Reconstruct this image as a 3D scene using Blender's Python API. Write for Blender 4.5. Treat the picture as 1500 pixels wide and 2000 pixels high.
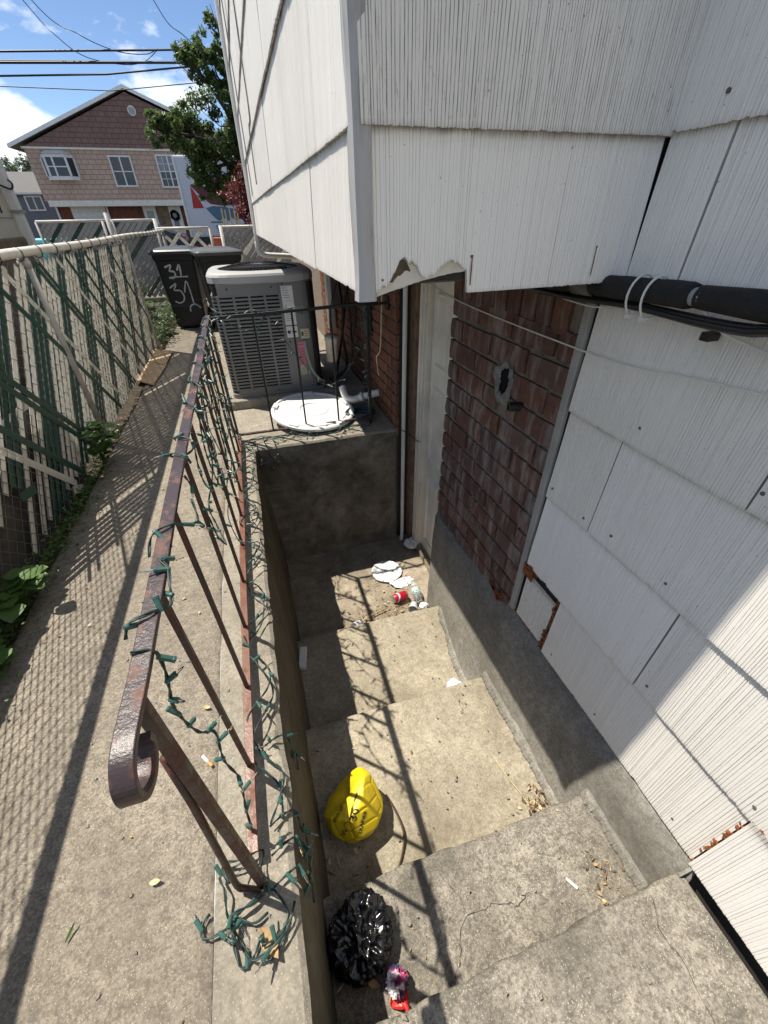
import bpy, bmesh, math, random
from mathutils import Vector, Matrix, noise

random.seed(7)
R = math.radians
scene = bpy.context.scene
col = scene.collection
for o in list(bpy.data.objects):
    bpy.data.objects.remove(o, do_unlink=True)

# ------------------------------------------------------------------ camera
cam_d = bpy.data.cameras.new('camera')
cam = bpy.data.objects.new('camera', cam_d)
col.objects.link(cam)
scene.camera = cam
cam_d.sensor_fit = 'HORIZONTAL'
cam_d.sensor_width = 36.0
cam_d.lens = 784.4 / 1500 * 36.0
cam_d.clip_start = 0.02
cam_d.clip_end = 3000
PITCH, YAW, ROLL = R(36.27), R(16.45), R(-1.01)
_fh = Vector((math.sin(YAW), math.cos(YAW), 0))
_f = math.cos(PITCH) * _fh - math.sin(PITCH) * Vector((0, 0, 1))
_r = Vector((math.cos(YAW), -math.sin(YAW), 0))
_c = _r.cross(_f)
_r2 = math.cos(ROLL) * _r + math.sin(ROLL) * _c
_u2 = _r2.cross(_f)
cam.matrix_world = Matrix((( _r2.x, _u2.x, -_f.x, 0.0),
                           ( _r2.y, _u2.y, -_f.y, 0.0),
                           ( _r2.z, _u2.z, -_f.z, 1.25),
                           (0, 0, 0, 1)))

# ------------------------------------------------------------------ sky, sun, exposure
SUN_DIR = Vector((-0.365, 0.312, 1.0)).normalized()      # towards the sun
SUN_EL = math.asin(SUN_DIR.z)
SUN_AZ = math.atan2(SUN_DIR.x, SUN_DIR.y)                # clockwise from +Y
world = bpy.data.worlds.new('World')
scene.world = world
world.use_nodes = True
wn = world.node_tree
wn.nodes.clear()
w_out = wn.nodes.new('ShaderNodeOutputWorld')
w_bg = wn.nodes.new('ShaderNodeBackground')
w_sky = wn.nodes.new('ShaderNodeTexSky')
w_sky.sky_type = 'NISHITA'
w_sky.sun_disc = False
w_sky.sun_elevation = SUN_EL
w_sky.sun_rotation = SUN_AZ
w_sky.altitude = 0
w_sky.air_density = 0.7
w_sky.dust_density = 0.0
w_sky.ozone_density = 3.0
w_tc = wn.nodes.new('ShaderNodeTexCoord')
w_map = wn.nodes.new('ShaderNodeMapping')
w_map.inputs['Scale'].default_value = (1.0, 1.0, 2.1)
w_map.inputs['Location'].default_value = (3.1, 1.2, 0.0)
w_no = wn.nodes.new('ShaderNodeTexNoise')
w_no.inputs['Scale'].default_value = 5.2
w_no.inputs['Detail'].default_value = 9
w_no.inputs['Roughness'].default_value = 0.56
w_rmp = wn.nodes.new('ShaderNodeValToRGB')
w_rmp.color_ramp.elements[0].position = 0.505
w_rmp.color_ramp.elements[0].color = (0, 0, 0, 1)
w_rmp.color_ramp.elements[1].position = 0.615
w_rmp.color_ramp.elements[1].color = (1, 1, 1, 1)
w_mix = wn.nodes.new('ShaderNodeMix')
w_mix.data_type = 'RGBA'
w_mix.inputs['B'].default_value = (8.6, 8.9, 9.3, 1)
wn.links.new(w_tc.outputs['Generated'], w_map.inputs['Vector'])
wn.links.new(w_map.outputs['Vector'], w_no.inputs['Vector'])
wn.links.new(w_no.outputs['Fac'], w_rmp.inputs['Fac'])
wn.links.new(w_rmp.outputs['Color'], w_mix.inputs['Factor'])
wn.links.new(w_sky.outputs['Color'], w_mix.inputs['A'])
wn.links.new(w_mix.outputs['Result'], w_bg.inputs['Color'])
w_bg.inputs['Strength'].default_value = 0.105
wn.links.new(w_bg.outputs['Background'], w_out.inputs['Surface'])

sun_d = bpy.data.lights.new('sun', 'SUN')
sun_d.energy = 5.0
sun_d.angle = R(0.53)
sun_d.color = (1.0, 0.93, 0.82)
sun = bpy.data.objects.new('sun', sun_d)
col.objects.link(sun)
sun.rotation_euler = SUN_DIR.to_track_quat('Z', 'Y').to_euler()
sun.location = (0, 0, 8)

scene.view_settings.view_transform = 'Standard'
scene.view_settings.look = 'None'
scene.view_settings.exposure = 0.56
scene.view_settings.gamma = 1.0
scene.view_settings.use_curve_mapping = False
scene.render.engine = 'CYCLES'
scene.cycles.max_bounces = 7
scene.cycles.diffuse_bounces = 4
scene.cycles.transparent_max_bounces = 12

# ------------------------------------------------------------------ helpers
ORG = {}

def vadd(a, b): return (a[0]+b[0], a[1]+b[1], a[2]+b[2])

class MB:
    def __init__(s):
        s.v = []; s.f = []; s.mi = []; s.at = None
    def add(s, vs, fs, mi=0):
        n = len(s.v)
        s.v += [tuple(p) for p in vs]
        s.f += [tuple(i+n for i in f) for f in fs]
        s.mi += [mi]*len(fs)
        return s
    def box(s, x0, x1, y0, y1, z0, z1, mi=0):
        vs = [(x, y, z) for z in (z0, z1) for y in (y0, y1) for x in (x0, x1)]
        return s.add(vs, [(0,2,3,1),(4,5,7,6),(0,1,5,4),(2,6,7,3),(0,4,6,2),(1,3,7,5)], mi)
    def obox(s, c, a, b, d, mi=0):
        """box with centre c and half axes a,b,d"""
        c, a, b, d = Vector(c), Vector(a), Vector(b), Vector(d)
        vs = [c+i*a+j*b+k*d for k in (-1,1) for j in (-1,1) for i in (-1,1)]
        return s.add(vs, [(0,2,3,1),(4,5,7,6),(0,1,5,4),(2,6,7,3),(0,4,6,2),(1,3,7,5)], mi)
    def bar(s, p, q, w, t, up=(0,0,1), mi=0):
        p, q = Vector(p), Vector(q); d = (q-p); L = d.length; d.normalize()
        a = d.cross(Vector(up))
        if a.length < 1e-4: a = d.cross(Vector((0,1,0)))
        a.normalize(); b = a.cross(d)
        return s.obox((p+q)/2, d*L/2, a*w/2, b*t/2, mi)
    def tube(s, path, r, n=6, caps=True, mi=0, closed=False):
        P = [Vector(p) for p in path]; m = len(P)
        rs = r if isinstance(r, (list, tuple)) else [r]*m
        up = None; vs = []; fs = []
        for i, p in enumerate(P):
            if closed: t = P[(i+1) % m]-P[i-1]
            else: t = P[min(i+1, m-1)]-P[max(i-1, 0)]
            if t.length < 1e-9: t = Vector((0,0,1))
            t.normalize()
            if up is None:
                up = t.orthogonal().normalized()
            up = up - t*up.dot(t)
            if up.length < 1e-6: up = t.orthogonal()
            up.normalize(); bi = t.cross(up)
            for k in range(n):
                a = 2*math.pi*k/n
                vs.append(p+(up*math.cos(a)+bi*math.sin(a))*rs[i])
        last = m if closed else m-1
        for i in range(last):
            j = (i+1) % m
            for k in range(n):
                fs.append((i*n+k, i*n+(k+1) % n, j*n+(k+1) % n, j*n+k))
        if caps and not closed:
            fs.append(tuple(range(n-1, -1, -1))); fs.append(tuple((m-1)*n+k for k in range(n)))
        return s.add(vs, fs, mi)
    def lathe(s, prof, n=24, c=(0,0,0), ax=(0,0,1), mi=0, cap0=True, cap1=True):
        ax = Vector(ax).normalized(); u = ax.orthogonal().normalized(); w = ax.cross(u); c = Vector(c)
        vs = []; fs = []
        for (r, h) in prof:
            for k in range(n):
                a = 2*math.pi*k/n
                vs.append(c+ax*h+(u*math.cos(a)+w*math.sin(a))*r)
        for i in range(len(prof)-1):
            for k in range(n):
                fs.append((i*n+k, i*n+(k+1) % n, (i+1)*n+(k+1) % n, (i+1)*n+k))
        if cap0: fs.append(tuple(range(n-1, -1, -1)))
        if cap1: fs.append(tuple((len(prof)-1)*n+k for k in range(n)))
        return s.add(vs, fs, mi)
    def prism(s, poly, d, mi=0):
        """poly: 3-d points of a planar outline, extruded by vector d"""
        n = len(poly); P = [Vector(p) for p in poly]; d = Vector(d)
        vs = P+[p+d for p in P]
        fs = [tuple(range(n-1, -1, -1)), tuple(range(n, 2*n))]
        fs += [(i, (i+1) % n, n+(i+1) % n, n+i) for i in range(n)]
        return s.add(vs, fs, mi)
    def strip(s, rows, closed=False, mi=0):
        """rows of equal point counts joined by quads"""
        n = len(rows[0]); vs = [p for r in rows for p in r]; fs = []
        for i in range(len(rows)-1):
            for k in range(n if closed else n-1):
                fs.append((i*n+k, i*n+(k+1) % n, (i+1)*n+(k+1) % n, (i+1)*n+k))
        return s.add(vs, fs, mi)
    def mesh(s, name, org=(0,0,0), smooth=False):
        me = bpy.data.meshes.new(name)
        me.from_pydata([(p[0]-org[0], p[1]-org[1], p[2]-org[2]) for p in s.v], [], s.f)
        if any(s.mi): me.polygons.foreach_set('material_index', s.mi)
        if smooth: me.polygons.foreach_set('use_smooth', [True]*len(me.polygons))
        me.update()
        return me

def link(o, parent=None, loc=None):
    col.objects.link(o)
    if parent is not None: o.parent = parent
    return o

def part(name, mb, mats, parent, smooth=False, bevel=0.0, label=None, kind=None, fix=False):
    """mesh given in world coordinates, child of parent"""
    o = ORG.get(parent.name, (0,0,0))
    me = mb.mesh(name, o, smooth)
    if not isinstance(mats, (list, tuple)): mats = [mats]
    for m in mats: me.materials.append(m)
    if fix:
        b = bmesh.new(); b.from_mesh(me); bmesh.ops.recalc_face_normals(b, faces=b.faces); b.to_mesh(me); b.free()
    ob = bpy.data.objects.new(name, me)
    link(ob, parent)
    ORG[ob.name] = o
    if bevel:
        md = ob.modifiers.new('bevel', 'BEVEL'); md.width = bevel; md.segments = 2; md.limit_method = 'ANGLE'; md.angle_limit = R(40)
    if label: ob['label'] = label
    if kind: ob['kind'] = kind
    return ob

def thing(name, label, cat, loc, group=None, kind=None):
    o = bpy.data.objects.new(name, None)
    o.empty_display_size = 0.1
    link(o); o.location = loc
    ORG[o.name] = tuple(loc)
    if kind: o['kind'] = kind
    if label: o['label'] = label
    if cat: o['category'] = cat
    if group: o['group'] = group
    return o

def solo(name, mb, mats, label=None, cat=None, group=None, kind=None, smooth=False, bevel=0.0, fix=False):
    """a thing made of one mesh; origin at the middle of its base"""
    xs = [p[0] for p in mb.v]; ys = [p[1] for p in mb.v]; zs = [p[2] for p in mb.v]
    o = ((min(xs)+max(xs))/2, (min(ys)+max(ys))/2, min(zs))
    me = mb.mesh(name, o, smooth)
    if not isinstance(mats, (list, tuple)): mats = [mats]
    for m in mats: me.materials.append(m)
    if fix:
        b = bmesh.new(); b.from_mesh(me); bmesh.ops.recalc_face_normals(b, faces=b.faces); b.to_mesh(me); b.free()
    ob = bpy.data.objects.new(name, me); link(ob); ob.location = o
    ORG[ob.name] = o
    if bevel:
        md = ob.modifiers.new('bevel', 'BEVEL'); md.width = bevel; md.segments = 2; md.limit_method = 'ANGLE'; md.angle_limit = R(40)
    if label: ob['label'] = label
    if cat: ob['category'] = cat
    if group: ob['group'] = group
    if kind: ob['kind'] = kind
    return ob

def inst(name, me, parent, loc, rot=(0,0,0), scale=(1,1,1)):
    ob = bpy.data.objects.new(name, me); link(ob, parent)
    o = ORG.get(parent.name, (0,0,0)) if parent else (0,0,0)
    ob.location = (loc[0]-o[0], loc[1]-o[1], loc[2]-o[2])
    ob.rotation_euler = rot; ob.scale = scale
    return ob

def fbm(x, y, z, o=4):
    return noise.fractal(Vector((x, y, z)), 0.9, 2.0, o)

def smooth_path(pts, n=8):
    P = [Vector(p) for p in pts]; out = []
    for i in range(len(P)-1):
        p0 = P[max(i-1, 0)]; p1 = P[i]; p2 = P[i+1]; p3 = P[min(i+2, len(P)-1)]
        for k in range(n):
            t = k/n
            out.append(0.5*((2*p1)+(p2-p0)*t+(2*p0-5*p1+4*p2-p3)*t*t+(3*p1-p0-3*p2+p3)*t**3))
    out.append(P[-1]); return out

def text_mesh(txt, size, bold=0.0, align='CENTER', shear=0.0):
    cu = bpy.data.curves.new('lettering', 'FONT'); cu.body = txt; cu.size = size
    cu.align_x = align; cu.align_y = 'CENTER'; cu.offset = bold; cu.resolution_u = 3; cu.shear = shear
    ob = bpy.data.objects.new('lettering_tmp', cu); col.objects.link(ob)
    dg = bpy.context.evaluated_depsgraph_get()
    me = bpy.data.meshes.new_from_object(ob.evaluated_get(dg))
    vs = [v.co.copy() for v in me.vertices]; fs = [tuple(p.vertices) for p in me.polygons]
    bpy.data.objects.remove(ob, do_unlink=True); bpy.data.curves.remove(cu); bpy.data.meshes.remove(me)
    return vs, fs

# ------------------------------------------------------------------ materials
class NT:
    def __init__(s, name):
        s.m = bpy.data.materials.new(name); s.m.use_nodes = True
        s.t = s.m.node_tree; s.b = s.t.nodes['Principled BSDF']
        s.geo = s.t.nodes.new('ShaderNodeNewGeometry')
        s.pos = s.geo.outputs['Position']
    def l(s, a, b): s.t.links.new(a, b)
    def n(s, ty): return s.t.nodes.new(ty)
    def put(s, sock, v):
        if hasattr(v, 'is_linked'): s.l(v, sock)
        else: sock.default_value = v
    def scaled(s, sc, vec=None):
        m = s.n('ShaderNodeMapping'); m.inputs['Scale'].default_value = sc if isinstance(sc, tuple) else (sc,)*3
        s.l(vec or s.pos, m.inputs['Vector']); return m.outputs['Vector']
    def noise(s, scale, detail=4, rough=0.55, vec=None, dist=0.0):
        x = s.n('ShaderNodeTexNoise'); x.inputs['Scale'].default_value = scale if not isinstance(scale, tuple) else 1.0
        x.inputs['Detail'].default_value = detail; x.inputs['Roughness'].default_value = rough; x.inputs['Distortion'].default_value = dist
        v = s.scaled(scale, vec) if isinstance(scale, tuple) else (vec or s.pos)
        s.l(v, x.inputs['Vector']); return x.outputs['Fac']
    def voro(s, scale, feat='F1', out='Distance', vec=None, rnd=1.0):
        x = s.n('ShaderNodeTexVoronoi'); x.feature = feat; x.inputs['Scale'].default_value = scale
        x.inputs['Randomness'].default_value = rnd
        s.l(vec or s.pos, x.inputs['Vector']); return x.outputs[out]
    def ramp(s, fac, stops, interp='LINEAR'):
        x = s.n('ShaderNodeValToRGB'); cr = x.color_ramp; cr.interpolation = interp
        while len(cr.elements) < len(stops): cr.elements.new(0.5)
        for e, (p, c) in zip(cr.elements, stops):
            e.position = p; e.color = (c, c, c, 1) if not isinstance(c, tuple) else (c[0], c[1], c[2], 1)
        s.l(fac, x.inputs['Fac']); return x.outputs['Color']
    def mix(s, f, a, b, mode='MIX'):
        x = s.n('ShaderNodeMix'); x.data_type = 'RGBA'; x.blend_type = mode
        for k, v in (('Factor', f), ('A', a), ('B', b)):
            sk = [i for i in x.inputs if i.name == k and (i.type == ('VALUE' if k == 'Factor' else 'RGBA'))][0]
            if isinstance(v, tuple) and len(v) == 3: v = (*v, 1)
            s.put(sk, v)
        return [o for o in x.outputs if o.type == 'RGBA'][0]
    def math(s, op, a, b=0.0):
        x = s.n('ShaderNodeMath'); x.operation = op; s.put(x.inputs[0], a); s.put(x.inputs[1], b); return x.outputs[0]
    def bump(s, h, strength=0.3, dist=0.01, prev=None):
        x = s.n('ShaderNodeBump'); x.inputs['Strength'].default_value = strength; x.inputs['Distance'].default_value = dist
        s.l(h, x.inputs['Height'])
        if prev is not None: s.l(prev, x.inputs['Normal'])
        return x.outputs['Normal']
    def rnd(s):
        x = s.n('ShaderNodeObjectInfo'); return x.outputs['Random']
    def sep(s, i):
        x = s.n('ShaderNodeSeparateXYZ'); s.l(s.pos, x.inputs[0]); return x.outputs[i]
    def out(s, color=None, rough=None, normal=None, metal=None, spec=None, alpha=None):
        if color is not None: s.put(s.b.inputs['Base Color'], (*color, 1) if isinstance(color, tuple) and len(color) == 3 else color)
        if rough is not None: s.put(s.b.inputs['Roughness'], rough)
        if normal is not None: s.l(normal, s.b.inputs['Normal'])
        if metal is not None: s.b.inputs['Metallic'].default_value = metal
        if spec is not None: s.b.inputs['Specular IOR Level'].default_value = spec
        return s.m

def plain(name, c, rough=0.6, metal=0.0, spec=0.5, var=0.12, sc=9.0, bump=0.0, bsc=60):
    """a colour with a little uneven wear"""
    k = NT(name)
    n1 = k.noise(sc, 5, 0.6)
    cc = k.mix(k.ramp(n1, [(0.3, 0.0), (0.7, 1.0)]), tuple(v*(1-var) for v in c), tuple(min(1, v*(1+var)) for v in c))
    nrm = k.bump(k.noise(bsc, 3), bump, 0.004) if bump else None
    return k.out(cc, rough, nrm, metal, spec)

def concrete(name, lo, hi, stain=(0.09, 0.08, 0.065), stain_amt=0.6, grain=110, speck=0.5, arcs=False, stain_sc=1.7):
    k = NT(name)
    big = k.noise(stain_sc, 9, 0.7, dist=0.4)
    med = k.noise(11, 6, 0.65)
    fine = k.math('ADD', k.math('MULTIPLY', k.noise(grain, 8, 0.8), 0.6), k.math('MULTIPLY', k.noise(grain*.3, 8, 0.75), 0.4))
    sp = k.voro(grain*1.9, out='Color')
    c = k.mix(k.ramp(med, [(0.3, 0.0), (0.72, 1.0)]), lo, hi)
    c = k.mix(k.math('MULTIPLY', k.ramp(fine, [(0.44, 1.0), (0.56, 0.0)]), min(1.0, speck*.8)), c, tuple(v*0.42 for v in lo))
    sx = k.n('ShaderNodeSeparateColor'); k.l(sp, sx.inputs[0]); dots = k.ramp(k.voro(grain*1.9), [(0.22, 1.0), (0.38, 0.0)])
    c = k.mix(k.math('MULTIPLY', k.math('MULTIPLY', k.ramp(sx.outputs[0], [(0.70, 0.0), (0.90, 1.0)]), dots), 0.7*speck+.1), c, tuple(min(.8, v*1.5) for v in hi))
    c = k.mix(k.math('MULTIPLY', k.ramp(big, [(0.42, 0.0), (0.70, 1.0)]), stain_amt), c, stain)
    h = k.math('ADD', k.math('MULTIPLY', fine, 0.7), k.math('MULTIPLY', med, 1.0))
    nrm = k.bump(h, 0.55, 0.006)
    if arcs:
        w = k.n('ShaderNodeTexWave'); w.wave_type = 'RINGS'; w.rings_direction = 'Z'
        mp = k.n('ShaderNodeMapping'); mp.inputs['Location'].default_value = (0.62, 0.35, 0); k.l(k.pos, mp.inputs['Vector'])
        k.l(mp.outputs['Vector'], w.inputs['Vector']); w.inputs['Scale'].default_value = 9; w.inputs['Distortion'].default_value = 9
        w.inputs['Detail'].default_value = 4; w.inputs['Detail Scale'].default_value = 1.2
        nrm = k.bump(w.outputs['Fac'], 0.25, 0.006, nrm)
    return k.out(c, k.ramp(fine, [(0.3, 0.82), (0.7, 0.96)]), nrm, spec=0.25)

M = {}
M['walk'] = concrete('walk_concrete', (0.255, 0.222, 0.174), (0.40, 0.352, 0.28), stain=(0.125, 0.108, 0.084), stain_amt=0.6, grain=150, speck=1.05, stain_sc=2.3, arcs=True)
M['curb'] = concrete('curb_concrete', (0.27, 0.245, 0.195), (0.40, 0.36, 0.29), stain=(0.13, 0.115, 0.09), stain_amt=0.5, grain=110, speck=0.7)
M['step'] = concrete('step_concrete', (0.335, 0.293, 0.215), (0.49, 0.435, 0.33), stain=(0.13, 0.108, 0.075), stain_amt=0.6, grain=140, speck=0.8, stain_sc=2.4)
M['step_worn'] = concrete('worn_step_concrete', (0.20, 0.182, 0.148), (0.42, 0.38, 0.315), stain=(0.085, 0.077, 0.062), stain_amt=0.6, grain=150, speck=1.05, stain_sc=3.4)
M['pit'] = concrete('stained_shade_concrete', (0.095, 0.08, 0.058), (0.17, 0.145, 0.105), stain=(0.035, 0.03, 0.022), stain_amt=0.85, grain=60, speck=0.35, stain_sc=2.2)  # stained, and darkened further to deepen the stairwell shade
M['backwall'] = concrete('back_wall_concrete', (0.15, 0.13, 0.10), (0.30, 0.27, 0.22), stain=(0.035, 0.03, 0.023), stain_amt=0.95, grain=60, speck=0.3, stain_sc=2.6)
M['found'] = concrete('foundation_concrete', (0.25, 0.235, 0.20), (0.38, 0.36, 0.315), stain=(0.10, 0.09, 0.072), stain_amt=0.7, grain=130, speck=0.8, stain_sc=2.4)
M['landing'] = concrete('landing_concrete', (0.32, 0.27, 0.20), (0.46, 0.395, 0.30), stain=(0.10, 0.08, 0.055), stain_amt=0.75, grain=70, speck=0.6, stain_sc=3.2)

def soil():
    k = NT('soil')
    c = k.mix(k.ramp(k.noise(14, 6, .7), [(.35, 0.), (.65, 1.)]), (0.035, 0.028, 0.02), (0.10, 0.082, 0.06))
    return k.out(c, 0.95, k.bump(k.noise(60, 5, .7), 0.9, 0.02), spec=0.15)
M['soil'] = soil()
M['ground'] = plain('yard_ground', (0.085, 0.08, 0.062), 0.95, var=0.35, sc=3, bump=0.5, bsc=20, spec=.2)

def siding(name, dirt_amt, tint=(0.86, 0.83, 0.77), blotch=0.10, dirtcol=(0.16, 0.155, 0.145)):
    """painted cement shingle; the vertex attribute 'groove' marks the comb grooves where dirt sits"""
    k = NT(name)
    a = k.n('ShaderNodeAttribute'); a.attribute_name = 'groove'
    streak = k.noise((150, 150, 20.0), 4, .65)
    fine = k.noise((120, 120, 30), 4, .7)
    big = k.noise(3.5, 4, .6)
    c = k.mix(k.math('MULTIPLY', k.ramp(big, [(.35, 0.), (.7, 1.)]), blotch), tint, (0.58, 0.54, 0.46))
    rr = k.math('MULTIPLY', k.rnd(), 0.06)
    c = k.mix(rr, c, (0.45, 0.45, 0.44))
    g = k.math('MULTIPLY', a.outputs['Fac'], k.ramp(streak, [(.36, 0.), (.62, 1.)]))
    g = k.math('MULTIPLY', g, dirt_amt)
    c = k.mix(g, c, dirtcol)
    c = k.mix(k.math('MULTIPLY', k.ramp(fine, [(.60, 0.), (.72, 1.)]), dirt_amt*0.55), c, dirtcol)
    gm = k.n('ShaderNodeAttribute'); gm.attribute_name = 'grime_shade'
    c = k.mix(k.math('MULTIPLY', gm.outputs['Fac'], k.ramp(k.noise((30, 30, 8), 4, .6), [(.3, .35), (.65, 1.)])), c, (0.24, 0.22, 0.18))  # course-edge grime together with painted contact shade
    sp = k.ramp(k.noise(160, 2, .5), [(.735, 0.), (.76, 1.)])
    c = k.mix(k.math('MULTIPLY', sp, 0.7), c, (0.10, 0.08, 0.06))
    nrm = k.bump(k.noise((90, 90, 9), 4, .6), 0.22, 0.003)
    return k.out(c, 0.62, nrm, spec=0.35)
M['side'] = siding('painted_shingle', 0.26)
M['side_clean'] = siding('clean_painted_shingle', 0.10, (0.885, 0.858, 0.805), 0.05)
M['side_dirty'] = siding('weathered_shingle', 0.85, (0.83, 0.80, 0.74), 0.15)
M['side_cream'] = siding('cream_shingle', 0.26, (0.83, 0.80, 0.725), 0.14)
M['sheath'] = plain('dark_sheathing', (0.035, 0.03, 0.026), 0.9, var=.3)

def trim_metal():
    k = NT('corner_trim_metal')
    n1 = k.noise((20, 20, 4), 5, .65); 
    c = k.mix(k.ramp(n1, [(.40, 0.), (.66, 1.)]), (0.42, 0.42, 0.415), (0.20, 0.195, 0.19))
    return k.out(c, 0.55, k.bump(n1, .2, .003), spec=.4)
M['trim'] = trim_metal()
M['white_paint'] = plain('white_paint', (0.74, 0.73, 0.70), 0.5, var=.09, sc=5, bump=.1)
M['cream_paint'] = plain('aged_cream_paint', (0.76, 0.72, 0.62), 0.55, var=.14, sc=6, bump=.12)
M['gray_strip'] = plain('gray_strip', (0.33, 0.32, 0.295), 0.65, var=.15, sc=8, bump=.15)
M['felt'] = plain('torn_backer', (0.62, 0.58, 0.48), 0.85, var=.15, sc=25, bump=.4)
M['felt_dark'] = plain('torn_dark_felt', (0.10, 0.075, 0.05), 0.95, var=.4, sc=40, bump=.5)

def brick(name, cols, wash, mort=False):
    k = NT(name)
    r = k.rnd()
    n1 = k.noise((16, 16, 26), 5, .65)
    c = k.ramp(r, [(i/(len(cols)-1), cc) for i, cc in enumerate(cols)])
    c = k.mix(k.ramp(n1, [(.35, 0.), (.7, .55)]), c, tuple(v*.45 for v in cols[0]))
    ws = k.noise((26, 26, 4.5), 4, .6)
    c = k.mix(k.math('MULTIPLY', k.ramp(ws, [(.48, 0.), (.72, 1.)]), wash), c, (0.36, 0.31, 0.27))
    nrm = k.bump(k.noise(95, 5, .7), 0.55, 0.005)
    return k.out(c, 0.88, nrm, spec=.25)
M['brick'] = brick('purple_brick', [(0.165, 0.08, 0.058), (0.11, 0.065, 0.056), (0.18, 0.085, 0.058), (0.135, 0.09, 0.08), (0.18, 0.115, 0.09), (0.10, 0.072, 0.07)], 0.75)
M['brick_or'] = brick('orange_brick', [(0.215, 0.085, 0.045), (0.16, 0.065, 0.04), (0.24, 0.105, 0.06), (0.17, 0.068, 0.04)], 0.3)
M['mortar'] = plain('mortar', (0.20, 0.165, 0.125), 0.95, var=.35, sc=30, bump=.7, bsc=120)
M['cement'] = plain('patch_cement', (0.22, 0.21, 0.19), 0.95, var=.3, sc=30, bump=.8, bsc=90)

def rusty(name, paint, rust, amt):
    k = NT(name)
    n1 = k.noise(16, 6, .7); n2 = k.noise(140, 4, .7)
    rc = k.mix(k.ramp(n2, [(.35, 0.), (.65, 1.)]), tuple(v*.5 for v in rust), rust)
    f = k.ramp(n1, [(.5-amt*.25, 1.), (.62-amt*.2, 0.)])
    c = k.mix(f, paint, rc)
    return k.out(c, k.mix(f, (.30, .30, .30), (.70, .70, .70)), k.bump(n2, .5, .002), spec=.4)
M['rail'] = rusty('painted_iron', (0.05, 0.036, 0.037), (0.20, 0.08, 0.046), .62)
M['rail_rust'] = rusty('rusty_iron', (0.15, 0.062, 0.038), (0.20, 0.085, 0.05), .5)
M['bal'] = rusty('dark_iron', (0.035, 0.022, 0.018), (0.11, 0.045, 0.028), .35)
M['black_iron'] = plain('black_iron', (0.014, 0.013, 0.013), 0.5, var=.3, sc=30, bump=.2)
M['wire_green'] = plain('green_light_wire', (0.016, 0.038, 0.033), 0.45, var=.2, sc=40)
M['socket'] = plain('green_bulb_socket', (0.035, 0.105, 0.088), 0.4, var=.15, sc=60)
def glassy(name, c=(1,1,1), rough=.03, tr=1.0, ior=1.45):
    k = NT(name); k.b.inputs['Transmission Weight'].default_value = tr; k.b.inputs['IOR'].default_value = ior
    return k.out(c, rough)
M['glass'] = glassy('clear_glass')
M['plastic_clear'] = glassy('clear_plastic', (.93, .97, .98), .08, .86, 1.2)
M['galv'] = plain('galvanized_steel', (0.36, 0.345, 0.32), 0.55, 0.35, var=.18, sc=14)
M['galv_white'] = plain('painted_top_rail', (0.60, 0.58, 0.52), 0.5, 0.0, var=.14, sc=14)
M['mesh'] = plain('chain_link_wire', (0.16, 0.17, 0.165), 0.5, 0.45, var=.25, sc=20)
M['mesh_green'] = plain('green_coated_wire', (0.10, 0.15, 0.13), 0.5, 0.1, var=.25, sc=20)
M['slat_w'] = plain('cream_slat', (0.64, 0.62, 0.55), 0.5, var=.12, sc=7)
M['slat_g'] = plain('green_slat', (0.013, 0.068, 0.052), 0.45, var=.25, sc=7)
M['black_plastic'] = plain('black_bin_plastic', (0.013, 0.014, 0.017), 0.42, var=.3, sc=6, bump=.12, bsc=140)
M['bin_lid'] = plain('dark_bin_lid', (0.05, 0.055, 0.06), 0.33, var=.25, sc=8, bump=.12)
M['spray'] = plain('white_spray_paint', (0.55, 0.56, 0.57), 0.7, var=.2, sc=30)
M['card'] = plain('cardboard', (0.40, 0.29, 0.18), 0.9, var=.08, sc=12, bump=.15)
M['ac'] = plain('gray_cabinet_paint', (0.185, 0.183, 0.18), 0.42, var=.06, sc=4)
M['ac_top'] = plain('cabinet_top_paint', (0.40, 0.395, 0.38), 0.35, var=.06, sc=4)
M['ac_dark'] = plain('dark_coil', (0.012, 0.012, 0.013), 0.7, var=.3, sc=80)
M['label_w'] = plain('label_paper', (0.72, 0.71, 0.68), 0.55, var=.05)
M['label_p'] = plain('pink_label', (0.55, 0.20, 0.24), 0.55, var=.08)
M['label_y'] = plain('yellowed_label', (0.55, 0.50, 0.32), 0.55, var=.08)
M['ink'] = plain('ink', (0.03, 0.03, 0.032), 0.6, var=.1)
M['red_ink'] = plain('red_ink', (0.30, 0.02, 0.02), 0.6, var=.1)
M['gray_pipe'] = plain('gray_conduit', (0.28, 0.28, 0.275), 0.5, var=.1)
M['white_pvc'] = plain('white_plastic_pipe', (0.70, 0.69, 0.65), 0.4, var=.08)
M['foam'] = plain('black_foam_sleeve', (0.011, 0.011, 0.011), 0.85, var=.4, sc=50, bump=.9, bsc=220)
M['black_wire'] = plain('black_cable', (0.012, 0.012, 0.012), 0.45, var=.2)
M['zip'] = plain('white_zip_tie', (0.68, 0.67, 0.63), 0.4, var=.05)
M['rust_stain'] = plain('rust_crust', (0.21, 0.065, 0.018), 0.95, var=.55, sc=70, bump=.9, bsc=160)
M['leaf_dry'] = plain('dry_leaf', (0.36, 0.24, 0.12), 0.85, var=.45, sc=45)
M['leaf_pale'] = plain('pale_leaf', (0.50, 0.41, 0.23), 0.8, var=.3, sc=45)
M['paper'] = plain('white_paper', (0.74, 0.75, 0.75), 0.8, var=.07, sc=40, bump=.25, bsc=150)
M['red_can'] = plain('red_can_paint', (0.47, 0.012, 0.035), 0.3, 0.2, var=.08)
M['alu'] = plain('aluminium', (0.62, 0.62, 0.62), 0.3, 0.9, var=.06)
M['red_plastic'] = plain('red_plastic', (0.55, 0.02, 0.015), 0.35, var=.1)
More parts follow.
